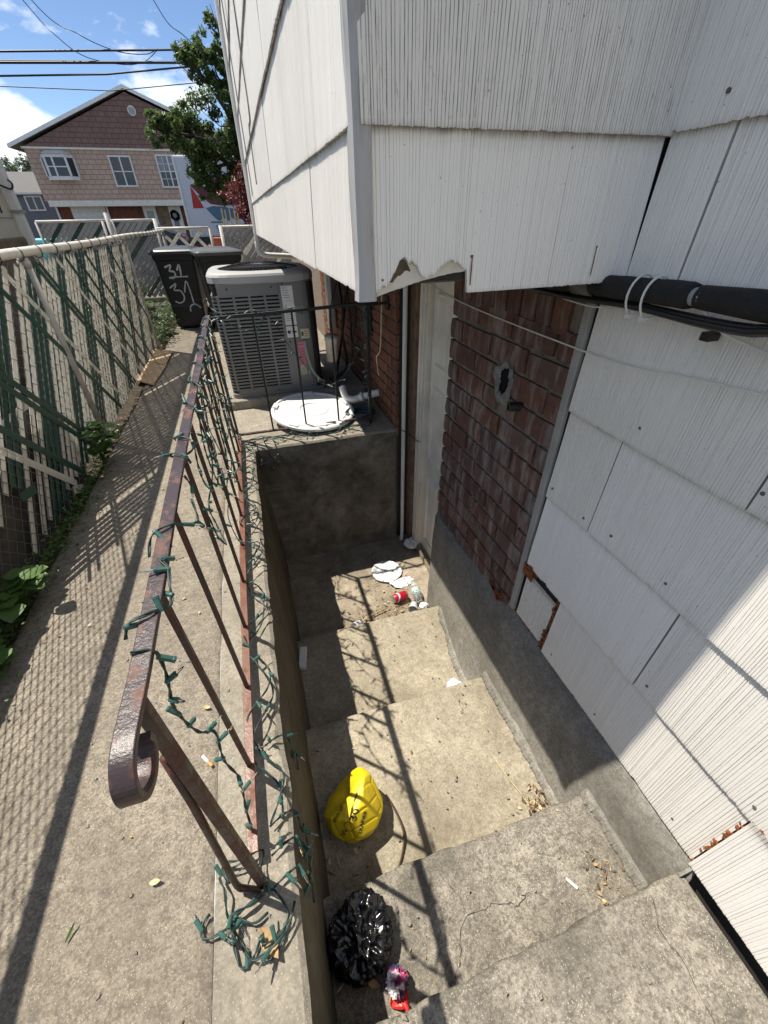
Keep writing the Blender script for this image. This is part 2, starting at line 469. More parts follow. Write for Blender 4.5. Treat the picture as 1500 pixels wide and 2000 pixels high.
def ballmat():
    k = NT('yellow_ball_leather')
    c = k.mix(k.ramp(k.noise(16, 7, .7), [(.48, 0.), (.72, .55)]), (0.84, 0.62, 0.012), (0.42, 0.30, 0.03))
    c = k.mix(k.ramp(k.noise(70, 5, .8), [(.62, 0.), (.70, .6)]), c, (0.20, 0.15, 0.05))
    return k.out(c, 0.45, k.bump(k.noise(300, 3), .2, .002))
M['yellow'] = ballmat()
M['bulb_white'] = M['white_paint']

def bagmat():
    k = NT('black_bag_plastic')
    wv = k.n('ShaderNodeVectorMath'); wv.operation = 'ADD'; nz = k.n('ShaderNodeTexNoise'); nz.inputs['Scale'].default_value = 14; k.l(k.pos, nz.inputs['Vector'])
    sc = k.n('ShaderNodeVectorMath'); sc.operation = 'SCALE'; sc.inputs['Scale'].default_value = .06; k.l(nz.outputs['Color'], sc.inputs[0]); k.l(k.pos, wv.inputs[0]); k.l(sc.outputs[0], wv.inputs[1])
    h = k.voro(21, vec=wv.outputs[0])
    return k.out((0.006, 0.006, 0.007), 0.22, k.bump(h, .55, .018), spec=.6)
M['bag'] = bagmat()

def leafmat(name, a, b, trans=.25):
    k = NT(name)
    c = k.mix(k.ramp(k.noise(5, 4, .7), [(.3, 0.), (.7, 1.)]), a, b)
    k.b.inputs['Subsurface Weight'].default_value = 0.0
    k.out(c, 0.45, spec=.5)
    tr = k.n('ShaderNodeBsdfTranslucent'); ms = k.n('ShaderNodeMixShader'); ms.inputs[0].default_value = trans
    k.l(c, tr.inputs['Color'])
    o = [n for n in k.t.nodes if n.type == 'OUTPUT_MATERIAL'][0]
    k.l(k.b.outputs[0], ms.inputs[1]); k.l(tr.outputs[0], ms.inputs[2]); k.l(ms.outputs[0], o.inputs['Surface'])
    return k.m
M['leaf'] = leafmat('oak_foliage', (0.075, 0.125, 0.035), (0.16, 0.22, 0.07), .42)
M['slat_w'] = leafmat('cream_slat', (0.76, 0.745, 0.68), (0.84, 0.825, 0.77), .45)
M['slat_g'] = leafmat('green_slat', (0.012, 0.065, 0.05), (0.02, 0.09, 0.068), .25)
M['leaf_weed'] = leafmat('weed_foliage', (0.05, 0.115, 0.022), (0.10, 0.175, 0.04))
M['leaf_red'] = leafmat('red_foliage', (0.11, 0.018, 0.02), (0.20, 0.04, 0.035))
M['leaf_far'] = leafmat('far_foliage', (0.07, 0.115, 0.05), (0.13, 0.18, 0.085))
M['bark'] = plain('bark', (0.085, 0.07, 0.055), 0.95, var=.4, sc=20, bump=.8, bsc=30)
# ------------------------------------------------------------------ ground, walk, stairs
def jit(a): return random.uniform(-a, a)

def ground():
    xs = [-900, -30, -1.10, -0.45, 1.25, 30, 900]
    ys = [-300, -8, -1.7, 2.7, 9.4, 60, 1500]
    m = MB()
    for i in range(len(xs)-1):
        for j in range(len(ys)-1):
            if i in (2, 3) and j == 2: continue          # the stairwell is cut out
            m.add([(xs[i], ys[j], -.06), (xs[i+1], ys[j], -.06), (xs[i+1], ys[j+1], -.06), (xs[i], ys[j+1], -.06)], [(0,1,2,3)])
    solo('ground', m, M['ground'], kind='structure')
ground()

def walkway():
    m = MB()
    ny = 130; rows = []
    for j in range(ny+1):
        y = -1.7 + (9.3+1.7)*j/ny
        e = -1.075 + .018*fbm(0, y*2.2, 3)
        row = []
        for x in (e, e+.004, e+.02, -.9, -.7, -.5, -.36, -.332, -.3252):
            z = 0.004*fbm(x*1.5, y*1.1, 0)
            if x == e: z = -.09
            if x == e+.004: z -= .012
            if x == -.3252: z = -.006
            row.append((x, y, z))
        rows.append(row)
    m.strip([r[::-1] for r in rows])
    solo('walkway', m, M['walk'], kind='structure', smooth=True)
walkway()

def soil_strip():
    m = MB(); rows = []
    for j in range(141):
        y = -1.7+10.7*j/140
        rows.append([(x, y, (-.018 if x < -1.05 else -.03)+.012*fbm(x*9, y*9, 1)) for x in (-1.03, -1.08, -1.14, -1.20, -1.28, -1.5, -2.3)])
    m.strip(rows)
    solo('planting_strip', m, M['soil'], kind='structure', smooth=True)
soil_strip()

def road():
    m = MB(); m.add([(-80, 12.2, -.05), (80, 12.2, -.05), (80, 24, -.05), (-80, 24, -.05)], [(0,1,2,3)])
    solo('road', m, plain('asphalt', (0.05, 0.05, 0.052), .9, var=.2, sc=3, bump=.4, bsc=80), kind='structure')
    m = MB(); m.box(-40, 40, 9.9, 12.0, -.1, .03)
    solo('pavement', m, M['walk'], kind='structure', bevel=.02)
road()

def retaining():
    t = thing('retaining_wall', 'concrete retaining wall carrying the railing along the left of the stairwell', 'wall', (-.23, .5, -1.05))
    rows = []; ny = 90
    for j in range(ny+1):
        y = -1.6 + (2.60+1.6)*j/ny
        n = .010*fbm(1, y*5, 7) + .004*fbm(3, y*22, 1)
        zt = .0035*fbm(2, y*6, 2)
        ch = .012 + .012*max(0, fbm(9, y*7, 4))
        row = [(-.324, y, -1.1), (-.324, y, -.006), (-.3225, y, zt), (-.24, y, zt+.002), (-.165, y, zt), (-.138-ch+n, y, zt-.002), (-.138+n, y, zt-ch)]
        for z in (-.12, -.25, -.4, -.55, -.7, -.85, -1.1):
            row.append((-.138 + .055*(-z) + .008*fbm(z*3, y*3, 5), y, z))
        rows.append(row)
    m = MB(); m.strip(rows)
    for r in (rows[0], rows[-1]): m.add(r, [tuple(range(len(r)))])
    top = [f for f in range(len(m.f))]
    # top surface keeps the pale weathered concrete, the inner face has stains and painted shade
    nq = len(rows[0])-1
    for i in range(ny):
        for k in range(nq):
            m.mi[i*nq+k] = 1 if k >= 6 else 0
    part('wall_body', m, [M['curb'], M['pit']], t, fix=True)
    return t
retaining()

def ledge():
    t = thing('concrete_ledge', 'concrete back wall and ledge closing the far end of the stairwell', 'wall', (.3, 3.0, -1.05))
    m = MB(); rows = []
    nx = 40
    for i in range(nx+1):
        x = -.335 + (.862+.335)*i/nx
        n = .006*fbm(x*6, 0, 3)
        ch = .010+.012*max(0, fbm(x*8, 2, 4))
        row = [(x, 2.55+n+.01*fbm(x*2, 1, 8), -1.12)]
        for z in (-.9, -.7, -.5, -.3, -.15): row.append((x, 2.575+n+.008*fbm(x*3, z*3, 2), z))
        row += [(x, 2.578+n, -ch), (x, 2.578+n+ch, .003+.002*n), (x, 2.68, .006+.003*fbm(x*4, 2, 1)), (x, 3.0, .006+.004*fbm(x*4, 3, 1)), (x, 3.345, .006), (x, 3.5, .006)]
        rows.append(row)
    m.strip([r for r in rows])
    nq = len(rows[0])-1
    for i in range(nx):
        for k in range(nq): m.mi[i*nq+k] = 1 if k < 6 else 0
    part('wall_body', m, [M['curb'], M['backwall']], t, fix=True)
    m = MB(); m.box(-.325, .84, 3.335, 4.5, -.05, .075)
    part('equipment_pad', m, M['curb'], t, bevel=.012)
    m = MB(); m.box(-.332, .9, 4.5, 9.2, -.05, .002)
    part('side_slab', m, M['walk'], t, bevel=.006)
    return t
ledge()

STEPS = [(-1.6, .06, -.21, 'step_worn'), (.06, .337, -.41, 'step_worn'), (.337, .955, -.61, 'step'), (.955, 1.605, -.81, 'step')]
def stairs():
    t = thing('basement_stairs', None, None, (.35, .3, -1.1), kind='structure')
    for k, (y0, y1, z, mt) in enumerate(STEPS):
        rows = []; nx = 60
        for i in range(nx+1):
            xr = .93 if k else .846
            x = -.17 + (xr+.17)*i/nx
            w = .009*fbm(x*3, k*7, 1) + .004*fbm(x*16, k*7, 4)
            chip = .022*max(0, fbm(x*9, k*5, 6)-.2)+.010*max(0, fbm(x*34, k*3, 2)-.3)
            zz = z + .003*fbm(x*2, k, 9)
            ye = y1 + w + .01*(x-.3)*(1 if k == 0 else 0)
            row = [(x, y0-.05, z-.02)]
            for q in (.0, .25, .5, .75, .92): row.append((x, y0+(ye-y0-.02)*q, zz+.0025*fbm(x*3, q*4+k, 3)))
            row += [(x, ye-.020-chip, zz), (x, ye-.007-chip, zz-.003-chip*.3), (x, ye-.001-chip*.7, zz-.010-chip*.5), (x, ye, zz-.03), (x, ye-.006, zz-.12), (x, ye-.01, z-.24)]
            rows.append(row)
        m = MB(); m.strip(rows)
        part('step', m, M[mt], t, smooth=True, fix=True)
    m = MB(); rows = []
    for i in range(50):
        x = -.17+(1.12+.17)*i/49
        rows.append([(x, 1.55+1.1*j/30, -1.012+.006*fbm(x*4, j*.2, 3)) for j in range(31)])
    m.strip(rows)
    part('landing_floor', m, M['landing'], t, smooth=True, fix=True)
    # crack lines cut into the treads show as thin dark fissures
    def crack(pts, w):
        m = MB(); P = smooth_path(pts, 5)
        L = []; Rr = []
        for i, p in enumerate(P):
            tn = (P[min(i+1, len(P)-1)]-P[max(i-1, 0)]).normalized(); s = Vector((-tn.y, tn.x, 0))
            j = Vector((jit(.003), jit(.003), 0)); ww = w*(.3+random.random())
            L.append(p+j+s*ww); Rr.append(p+j-s*ww)
        def drop(p):
            kk = 1 if p.y > .06 else 0; y0, y1, z, _ = STEPS[kk]; q = (p.y-y0)/(y1-y0-.02)
            return Vector((p.x, p.y, z+.003*fbm(p.x*2, kk, 9)+.0025*fbm(p.x*3, q*4+kk, 3)+.0011))
        m.strip([[drop(p) for p in L], [drop(p) for p in Rr]]); return part('crack', m, M['sheath'], t)
    crack([(.20, .075, -.4005), (.235, .11, -.4005), (.25, .15, -.4005), (.29, .175, -.4005), (.34, .17, -.4005), (.37, .175, -.4005), (.42, .16, -.4005), (.44, .15, -.4005), (.48, .165, -.4005)], .0010)
    crack([(.29, .175, -.4005), (.275, .23, -.4005), (.24, .29, -.4005)], .0009)
    crack([(.05, -.02, -.2005), (.08, -.05, -.2005), (.06, -.09, -.2005), (.09, -.16, -.2005)], .0012)
    crack([(.73, .04, -.2005), (.70, -.02, -.2005), (.71, -.08, -.2005), (.69, -.2, -.2005)], .001)
    return t
stairs()

# ------------------------------------------------------------------ the white house
house = thing('white_house', 'white shingled house with an overhanging bay above the basement stairwell', 'house', (2.0, 3.0, 0))

def found_x(y, z):
    k = 1.0 if y < 1.15 else max(.12, 1-(y-1.15)/.6)
    return .874 - .172*max(0, -.17-z)*k - (.012 if z < -.2 else 0)
def foundation():
    m = MB(); rows = []; ny = 110
    ys = [-1.7+(1.80+1.7)*j/ny for j in range(ny+1)]
    for y in ys:
        zt = -.46 if y < .045 else -.165 if y < .97 else -.15-.07*max(0, (y-1.0)/.8)
        row = [(1.05, y, zt)]
        row.append((found_x(y, zt)+.012, y, zt))
        for q in range(13):
            z = zt-.02+(-1.12-(zt-.02))*(q/12)
            row.append((found_x(y, z)+.006*fbm(y*4, z*4, 2)+.003*fbm(y*20, z*20, 5), y, z))
        rows.append(row)
    # rounded return into the door recess
    e = rows[-1]
    for a in (.25, .6, 1.0):
        rows.append([(p[0]+.03*(1-math.cos(a*math.pi/2))+(.0 if a < 1 else .14*0), 1.80+.03*math.sin(a*math.pi/2), p[2]) for p in e])
    rows.append([(1.05, 1.835, p[2]) for p in e])
    m.strip(rows)
    part('foundation_wall', m, M['found'], house, smooth=True, fix=True)
    # broken fillet of mortar along the foot of the wall
    rows = []
    for j in range(420):
        y = .05+(1.55-.05)*j/419
        z = -.21 if y < .06 else -.41 if y < .337 else -.61 if y < .955 else -.81
        w = .017+.008*fbm(4, y*7, 2)+.006*fbm(4, y*31, 6)+.004*fbm(4, y*90, 3)
        rows.append([(found_x(y, z)+.02, y, z+.045), (found_x(y, z)-w*.35, y, z+.028), (found_x(y, z)-w, y, z+.010), (found_x(y, z)-w-.004, y, z-.02)])
    m = MB(); m.strip(rows)
    part('mortar_fillet', m, M['found'], house, fix=True)
foundation()

def body():
    m = MB()
    m.box(.895, 4.5, -3.0, .985, -.5, 4.2)
    m.box(.895, 4.5, .985, 1.79, -1.1, 1.16)
    m.box(1.045, 4.5, 1.79, 2.58, -1.1, 1.16)
    m.box(.885, 4.5, 2.58, 8.9, -1.1, 1.16)
    m.box(.895, 4.5, .985, 8.9, 1.16, 4.2)
    part('house_body', m, M['sheath'], house)
    m = MB(); m.box(.24, .893, .905, 5.14, 1.145, 4.2)
    part('bay_frame', m, M['sheath'], house)
    m = MB(); m.box(.25, .89, .915, 5.13, 1.135, 1.1435)
    part('bay_soffit', m, plain('soffit_boards', (.11, .095, .08), .9, var=.35, sc=10), house)
body()

def shingle(name, parent, mat, axis, plane, a0, a1, z0, z1, out, lift=0.0, skew=0.0, seed=0, bottom=None, label=None):
    """one combed shingle. axis 'y': lies along y at x=plane facing -x; axis 'x': along x at y=plane facing -y; axis 'l': along y facing -x (bay side)"""
    rg = random.Random(seed*131+17)
    us = [a0]; gr = [0]
    u = a0+rg.uniform(.003, .008)
    while u < a1-.006:
        d = rg.choice((.0007, .0010, .0014, .0018)); w = rg.uniform(.0011, .0022)
        us += [u, u+w*.35, u+w*.8, u+w*1.2]; gr += [0, d, d, 0]
        u += w+rg.uniform(.0026, .0068)
    us.append(a1); gr.append(0)
    n = len(us)
    th = .006
    hz = z1-z0; lap = .012
    fl = [0, .03, .3, .6, 1-(lap+.030)/hz, 1-(lap+.012)/hz, 1-(lap+.002)/hz, 1]
    gl = [.35, .05, 0, 0, 0, .16, .8, .8]  # worn foot edge; grime and contact shade coloured in under the course above
    zs = len(fl)-1
    rows = []; dirt = []; grime_shade = []
    def P(uu, z, off):
        return (plane-off, uu, z) if axis in ('y', 'l') else (uu, plane-off, z)
    for k, f in enumerate(fl):
        row = []
        for i in range(n):
            zb = z0+skew*(us[i]-a0)+rg.uniform(-.0012, .0012)+.014*max(0, fbm(us[i]*21, seed*3.3, 1)-.34) if bottom is None else z0+bottom(us[i])
            z = zb+(z1-zb)*f
            off = lift+out*(1-f)+th-gr[i]+.0012*fbm(us[i]*4, z*5, seed)
            row.append(P(us[i], z, off)); dirt.append(1.0 if gr[i] else 0.0); grime_shade.append(gl[k])
        rows.append(row)
    bot = []
    for i in range(n):
        p = rows[0][i]
        bot.append(P(us[i], p[2]+.0005, lift+out-.002)); 
    m = MB(); m.strip(rows)
    nb = len(m.v)
    m.strip([bot, rows[0]]); dirt += [.6]*n + [.0]*n
    left = [r[0] for r in rows]; right = [r[-1] for r in rows]
    def back(p): return (plane-lift+.004, p[1], p[2]) if axis in ('y', 'l') else (p[0], plane-lift+.004, p[2])
    m.strip([[back(p) for p in left], left]); dirt += [0]*(2*(zs+1))
    m.strip([right, [back(p) for p in right]]); dirt += [0]*(2*(zs+1))
    ob = part(name, m, mat, parent, label=label, fix=True)
    at = ob.data.attributes.new('groove', 'FLOAT', 'POINT')
    at.data.foreach_set('value', dirt[:len(ob.data.vertices)])
    nv = len(ob.data.vertices); at = ob.data.attributes.new('grime_shade', 'FLOAT', 'POINT'); at.data.foreach_set('value', (grime_shade+[.5]*nv)[:nv])
    return ob

def nails(parent, axis, plane, pts, r=.0042):
    k = 0
    for (u, z) in pts:
        m = MB()
        c = (plane, u, z) if axis == 'y' else (u, plane, z)
        ax = (-1, 0, 0) if axis == 'y' else (0, -1, 0)
        m.lathe([(r, -.004), (r, .0015), (r*.6, .0028)], 10, c, ax)
        part('nail', m, M['nail'], parent)
M['nail'] = plain('old_nail', (.13, .11, .10), .6, .3, var=.3)

def lower_siding():
    mb = MB(); mb.box(.889, .8945, -2.6, .965, -.17, 1.12)
    w = part('side_wall', mb, M['sheath'], house)
    cz = [-.165, .135, .457, .768, 1.08, 1.377, 1.69, 2.0, 2.31]
    J = {0: [.751, .066, -.60, -1.27, -1.95, -2.55], 1: [.952, .411, -.265, -.93, -1.6, -2.55], 2: [.952, .740, .068, -.60, -1.27, -1.95, -2.55],
         3: [.952, .409, -.265, -.93, -1.6, -2.55], 4: [.885, .745, .07, -.6, -1.27, -1.95, -2.55], 5: [.885, .41, -.265, -.93, -1.6, -2.55], 6: [.885, .745, .07, -.6, -1.27, -2.0, -2.55],
         7: [.885, .41, -.265, -.93, -1.6, -2.55]}
    s = 0
    for r, js in J.items():
        for i in range(len(js)-1):
            a1, a0 = js[i]-.0022, js[i+1]+.0022
            mt = M['side']
            lift = random.choice((.0, .001, .002)); skew = jit(.003)
            if r == 1 and i == 0: mt = M['side_clean']; lift = .004
            if r in (2, 3): mt = M['side_cream'] if random.random() < .7 or r == 3 else M['side']
            if r == 0 and i == 1: lift = .016                     # the loose piece standing proud
            if r == 0 and i == 1: mt = M['side_clean']
            shingle('shingle', w, mt, 'y', .888, a0, a1, cz[r], cz[r+1]+.012, .010, lift+.001, skew, s); s += 1
    # small broken shingle beside the trim, with rust showing round it
    shingle('shingle', w, M['side_dirty'], 'y', .888, .772, .945, -.150, .090, .006, .0, -.03, 77, label='small cracked and stained shingle beside the brick')
    for (y0, y1, z0, z1) in ((.752, .771, -.16, .11), (.90, .955, .075, .137), (.85, .962, -.172, -.152), (.066, .082, -.165, .135), (.06, .067, -.10, .15)):
        m = MB()
        for k in range(26):
            y = random.uniform(y0, y1); z = random.uniform(z0, z1); q = random.uniform(.004, .011)
            m.obox((.887-random.uniform(0, .004), y, z), (.003, 0, 0), (0, q, jit(q)), (0, jit(q), q))
        part('rust_patch', m, M['rust_stain'], w)
    for (y0, y1, z0, z1, n, q0) in ((.0605, .0730, -.165, .135, 60, .0042), (.915, .958, .080, .135, 40, .012), (.035, .045, .08, .15, 14, .004), (.752, .770, -.17, -.05, 30, .006)):
        m = MB()
        for k in range(n):
            y = random.uniform(y0, y1); z = random.uniform(z0, z1); q = random.uniform(.3, 1)*q0
            if y0 < .1 and abs(math.sin(z*26)) < .35: continue
            m.obox((.8715-random.uniform(0, .003), y, z), (.003, 0, jit(.001)), (0, q, jit(q)), (0, jit(q), q))
        part('rust_crumbs', m, M['rust_stain'], w, kind='stuff')
    nails(w, 'y', .8715, [(.66, .505), (.77, .49), (.93, .50), (.47, .50), (.43, .185), (.83, .18), (.38, .18), (.70, -.12), (.46, -.125), (.30, .84), (.70, .82), (.40, .815), (.08, .18), (.78, 1.42), (.5, 1.43), (.15, -.12), (.09, .48)])
lower_siding()

def bay_front():
    mb = MB(); mb.box(.236, .885, .899, .9045, 1.14, 3.4)
    w = part('bay_front_wall', mb, M['sheath'], house)
    # torn lower edge left of the middle
    def torn(u):
        a = 0.0
        if .25 < u < .455:
            t = (u-.25)/.205
            a = .052*math.exp(-((t-.33)/.17)**2)+.040*math.exp(-((t-.80)/.20)**2)+.011*fbm(u*38, 0, 1)+.006*fbm(u*110, 0, 1)
            a += .012*t
        return max(a, 0)
    def low(u): return torn(u) if u < .4555 else -.010+.004*(u-.4555)
    shingle('shingle', w, M['side_clean'], 'x', .898, .232, .6562, 1.126, 1.385, .006, 0, 0, 201, bottom=low, label='shingle with its lower edge torn away')
    shingle('shingle', w, M['side_clean'], 'x', .898, .6567, .872, 1.117, 1.385, .006, .001, .008, 203)
    shingle('shingle', w, M['side_dirty'], 'x', .898, .232, .880, 1.374, 1.70, .009, .004, .0, 204)
    z = 1.69
    for r in range(5):
        js = [.232, .55, .880] if r % 2 == 0 else [.232, .880]
        for i in range(len(js)-1):
            shingle('shingle', w, M['side_dirty'], 'x', .898, js[i]+.002, js[i+1]-.002, z, z+.325, .009, .003, 0, 210+r*3+i)
        z += .313
    nails(w, 'x', .885, [(.262, 1.408), (.45, 1.41), (.70, 1.42), (.84, 1.47)])
    nails(w, 'x', .889, [(.268, 1.148), (.462, 1.182), (.768, 1.19)], .0034)
    # rust runs under two nails
    for (x, z0, z1) in ((.462, 1.13, 1.18), (.767, 1.135, 1.19)):
        m = MB(); m.strip([[(x-.0012, .8856, z1), (x+.0012, .8856, z1)], [(x-.0020+jit(.001), .8842, (z0+z1)/2), (x+.0012, .8842, (z0+z1)/2)], [(x-.0012, .8835, z0), (x+.001, .8835, z0)]])
        part('rust_run', m, M['rust_stain'], w)
    # torn pale backer hanging below the tear
    n = 40; top = []; mid = []; bot = []
    for i in range(n):
        t = i/(n-1); x = .243+t*.225
        b = 1.115+.030*math.sin(t*math.pi*.52)+.012*t+.0018*fbm(x*70, 1, 1)
        a = 1.14+torn(x)+.020
        top.append((x, .8965, a)); mid.append((x, .8945+.002*fbm(x*40, 2, 2), (a+b)/2)); bot.append((x, .890+.003*fbm(x*30, 5, 2), b))
    m = MB(); m.strip([top, mid, bot]); m.strip([bot, [(p[0], p[1]+.012, p[2]+.004) for p in bot]])
    part('torn_backer', m, M['felt'], w, smooth=True)
    m = MB(); P = []
    for i in range(14):
        t = i/13; x = .283+t*.055
        P.append((x, .8925, 1.142+.040*math.sin(t*math.pi)+.003*fbm(x*90, 2, 1)))
    m.prism(P+[(.338, .8925, 1.142), (.283, .8925, 1.142)][:0], (0, .0015, 0))
    part('torn_felt', m, M['felt_dark'], w)
bay_front()

def bay_side():
    mb = MB(); mb.box(.2355, .2395, .912, 5.13, 1.14, 3.4)
    w = part('bay_side_wall', mb, M['sheath'], house)
    z = [1.128, 1.377, 1.69, 2.0, 2.31, 2.62, 2.93, 3.24]
    s = 300
    for r in range(len(z)-1):
        y = .906; first = .34 if r % 2 else .62
        if r == 0: first = .50
        while y < 5.1:
            y2 = min(5.13, y+first); first = .66
            if 5.13-y2 < .12: y2 = 5.13
            shingle('shingle', w, M['side'] if random.random() < .6 else M['side_clean'], 'l', .234, y+.0018, y2-.0018, z[r]+jit(.002), z[r+1]+.01, .010, random.choice((0, .0015, .003)), jit(.004), s); s += 1
            y = y2
    # ragged caulk line hanging under the first course
    mm = MB()
bay_side()

def corner_trim():
    m = MB(); rows = []
    for j in range(60):
        z = 1.112+(3.4-1.112)*j/59
        a = .0022*fbm(1, z*9, 3); f = .004*math.exp(-((z-1.118)/.03)**2)
        rows.append([(.222+a, .944, z), (.2165+a-f, .905, z), (.219+a-f, .8845-f, z), (.226+a, .8815-f, z), (.246+a+f, .8822-f, z), (.250+a+f, .8835, z), (.250, .893, z)])
    m.strip(rows)
    part('corner_trim', m, M['trim'], house, smooth=False, fix=True)
    m = MB(); m.box(.866, .884, .962, .990, -.155, 1.10)
    part('brick_edge_strip', m, M['gray_strip'], house, bevel=.003)
corner_trim()

BR = {}
def brick_mesh(name, w, h, mat, seed):
    """front face towards -x, length along y, irregular and slightly rounded; local coords centred"""
    rg = random.Random(seed)
    m = MB(); d = .045; b = .003
    nY, nZ = 5, 3
    ysn = [-w/2+w*i/nY for i in range(nY+1)]; zsn = [-h/2+h*i/nZ for i in range(nZ+1)]
    rows = []
    for j, z in enumerate(zsn):
        row = []
        for i, y in enumerate(ysn):
            ex = (i in (0, nY)); ez = (j in (0, nZ))
            row.append((rg.uniform(-.0018, .0018)+(b*.8 if (ex or ez) else 0)+(b*.8 if ex and ez else 0), y+(jit(.0012) if not ex else rg.uniform(-.0025, .0015)), z+(rg.uniform(-.002, .0015) if ez else 0)))
        rows.append(row)
    m.strip(rows)
    ring = rows[0]+[r[-1] for r in rows[1:]]+rows[-1][-2::-1]+[r[0] for r in rows[-2:0:-1]]
    m.strip([ring+[ring[0]], [(d, p[1], p[2]) for p in ring]+[(d, ring[0][1], ring[0][2])]])
    me = m.mesh(name); me.materials.append(mat)
    bb = bmesh.new(); bb.from_mesh(me); bmesh.ops.remove_doubles(bb, verts=bb.verts, dist=1e-6); bmesh.ops.recalc_face_normals(bb, faces=bb.faces); bb.to_mesh(me); bb.free()
    return me

def brick_panel(parent, mat, x, y0, y1, z0, z1, L, h, mo, tag, cut=None, endj=0.0):
    cache = {}
    z = z0; r = 0; n = 0
    while z+h*.6 < z1:
        y = y1; first = True
        off = (L+mo)*.5 if r % 2 else 0
        while y > y0+.02:
            l = L*.48 if (first and off) else L
            if first: l = l+(jit(endj) if endj else 0)
            l = min(l, y-y0)
            pieces = [(y-l, y)]
            if cut and z < cut[3] and z+h > cut[2] and y-l < cut[1] and y > cut[0]:
                pieces = [(y-l, cut[0]), (cut[1], y)]
            for (pa, pb) in pieces:
                pl_ = pb-pa
                if pl_ > .028:
                    q = max(2, round(pl_/.02)); key = (q, n % 3)
                    if key not in cache: cache[key] = brick_mesh('brick', q*.02, h, mat, ord(tag)*97+q*13+key[1])
                    inst('brick', cache[key], parent, (x+jit(.0022), (pa+pb)/2, z+h/2+jit(.0012)), (jit(.006), jit(.008), jit(.008)), (1, pl_/(q*.02), random.uniform(.95, 1.05)))
                n += 1
            y -= l+mo; first = False
        z += h+mo; r += 1

def bricks():
    m = MB(); m.box(.882, .8955, .985, 1.775, -.22, 1.13)
    w = part('brick_wall', m, M['mortar'], house, label='dark purple brown brick wall between door and siding')
    brick_panel(w, M['brick'], .868, .992, 1.805, -.215, .945, .232, .078, .0145, 'a', cut=(1.275, 1.355, .69, .80), endj=.018)
    # soldier course over the top
    me = [brick_mesh('brick', .072, .165, M['brick'], 900+i) for i in range(3)]
    y = 1.77; i = 0
    while y > 1.02:
        inst('brick', me[i % 3], w, (.868+jit(.003), y, 1.043), (jit(.01), 0, jit(.015))); y -= .086; i += 1
    # the far brick face beyond the door
    m = MB(); m.box(.872, .8845, 2.60, 8.9, -.06, 1.15)
    w2 = part('brick_wall', m, M['mortar'], house, label='orange brick wall behind the air conditioner')
    brick_panel(w2, M['brick_or'], .860, 2.585, 5.4, -.05, 1.14, .215, .066, .012, 'b', endj=.0)
    # bricks of the pier seen end on, in the recess beside the door
    m = MB(); m.box(.885, 1.045, 2.583, 2.600, -1.08, 1.15)
    part('pier_return', m, M['mortar'], house)
    # patched hole with broken cement, and the capped pipe stub below it
    m = MB(); rows = []
    n = 44
    for rr, dx in ((1.0, .004), (.90, -.006), (.76, -.005), (.66, .004), (.60, .011), (.0, .0125)):
        row = []
        for k in range(n):
            a = 2*math.pi*k/n
            q = rr*(1+.38*fbm(math.cos(a)*1.7, math.sin(a)*1.7, rr*2.5)+(.25*max(0, math.cos(a)) if rr > .7 else 0))
            row.append((.867+dx+(.003*fbm(a*2, rr*5, 2) if rr > .6 else 0), 1.315+.052*q*math.cos(a), .745+.074*q*math.sin(a)))
        rows.append(row)
    m.strip(rows, closed=True)
    for i, f in enumerate(m.f): m.mi[i] = 1 if i >= 3*n else 0
    part('cement_patch', m, [M['cement'], plain('painted_hole_dark', (.004, .004, .004), 1.0)], house, fix=True)  # black centre paints the dark of a hole too shallow to shade itself
    m = MB(); m.lathe([(.017, -.02), (.017, .030), (.012, .030), (.012, .005)], 16, (.862, 1.20, .690), (-1, .25, 0))
    part('pipe_stub', m, M['black_wire'], house, smooth=False)
    # rust bleeding out at the foot of the strip
    m = MB()
    for k in range(30):
        y = random.uniform(1.04, 1.15); z = -.145-random.random()*.06*(1-(y-1.04)/.11)-.02; q = random.uniform(.004, .011)
        m.obox((.8655, y, z), (.004, 0, 0), (0, q, jit(q)), (0, jit(q), q))
    part('rust_patch', m, M['rust_stain'], house)
bricks()

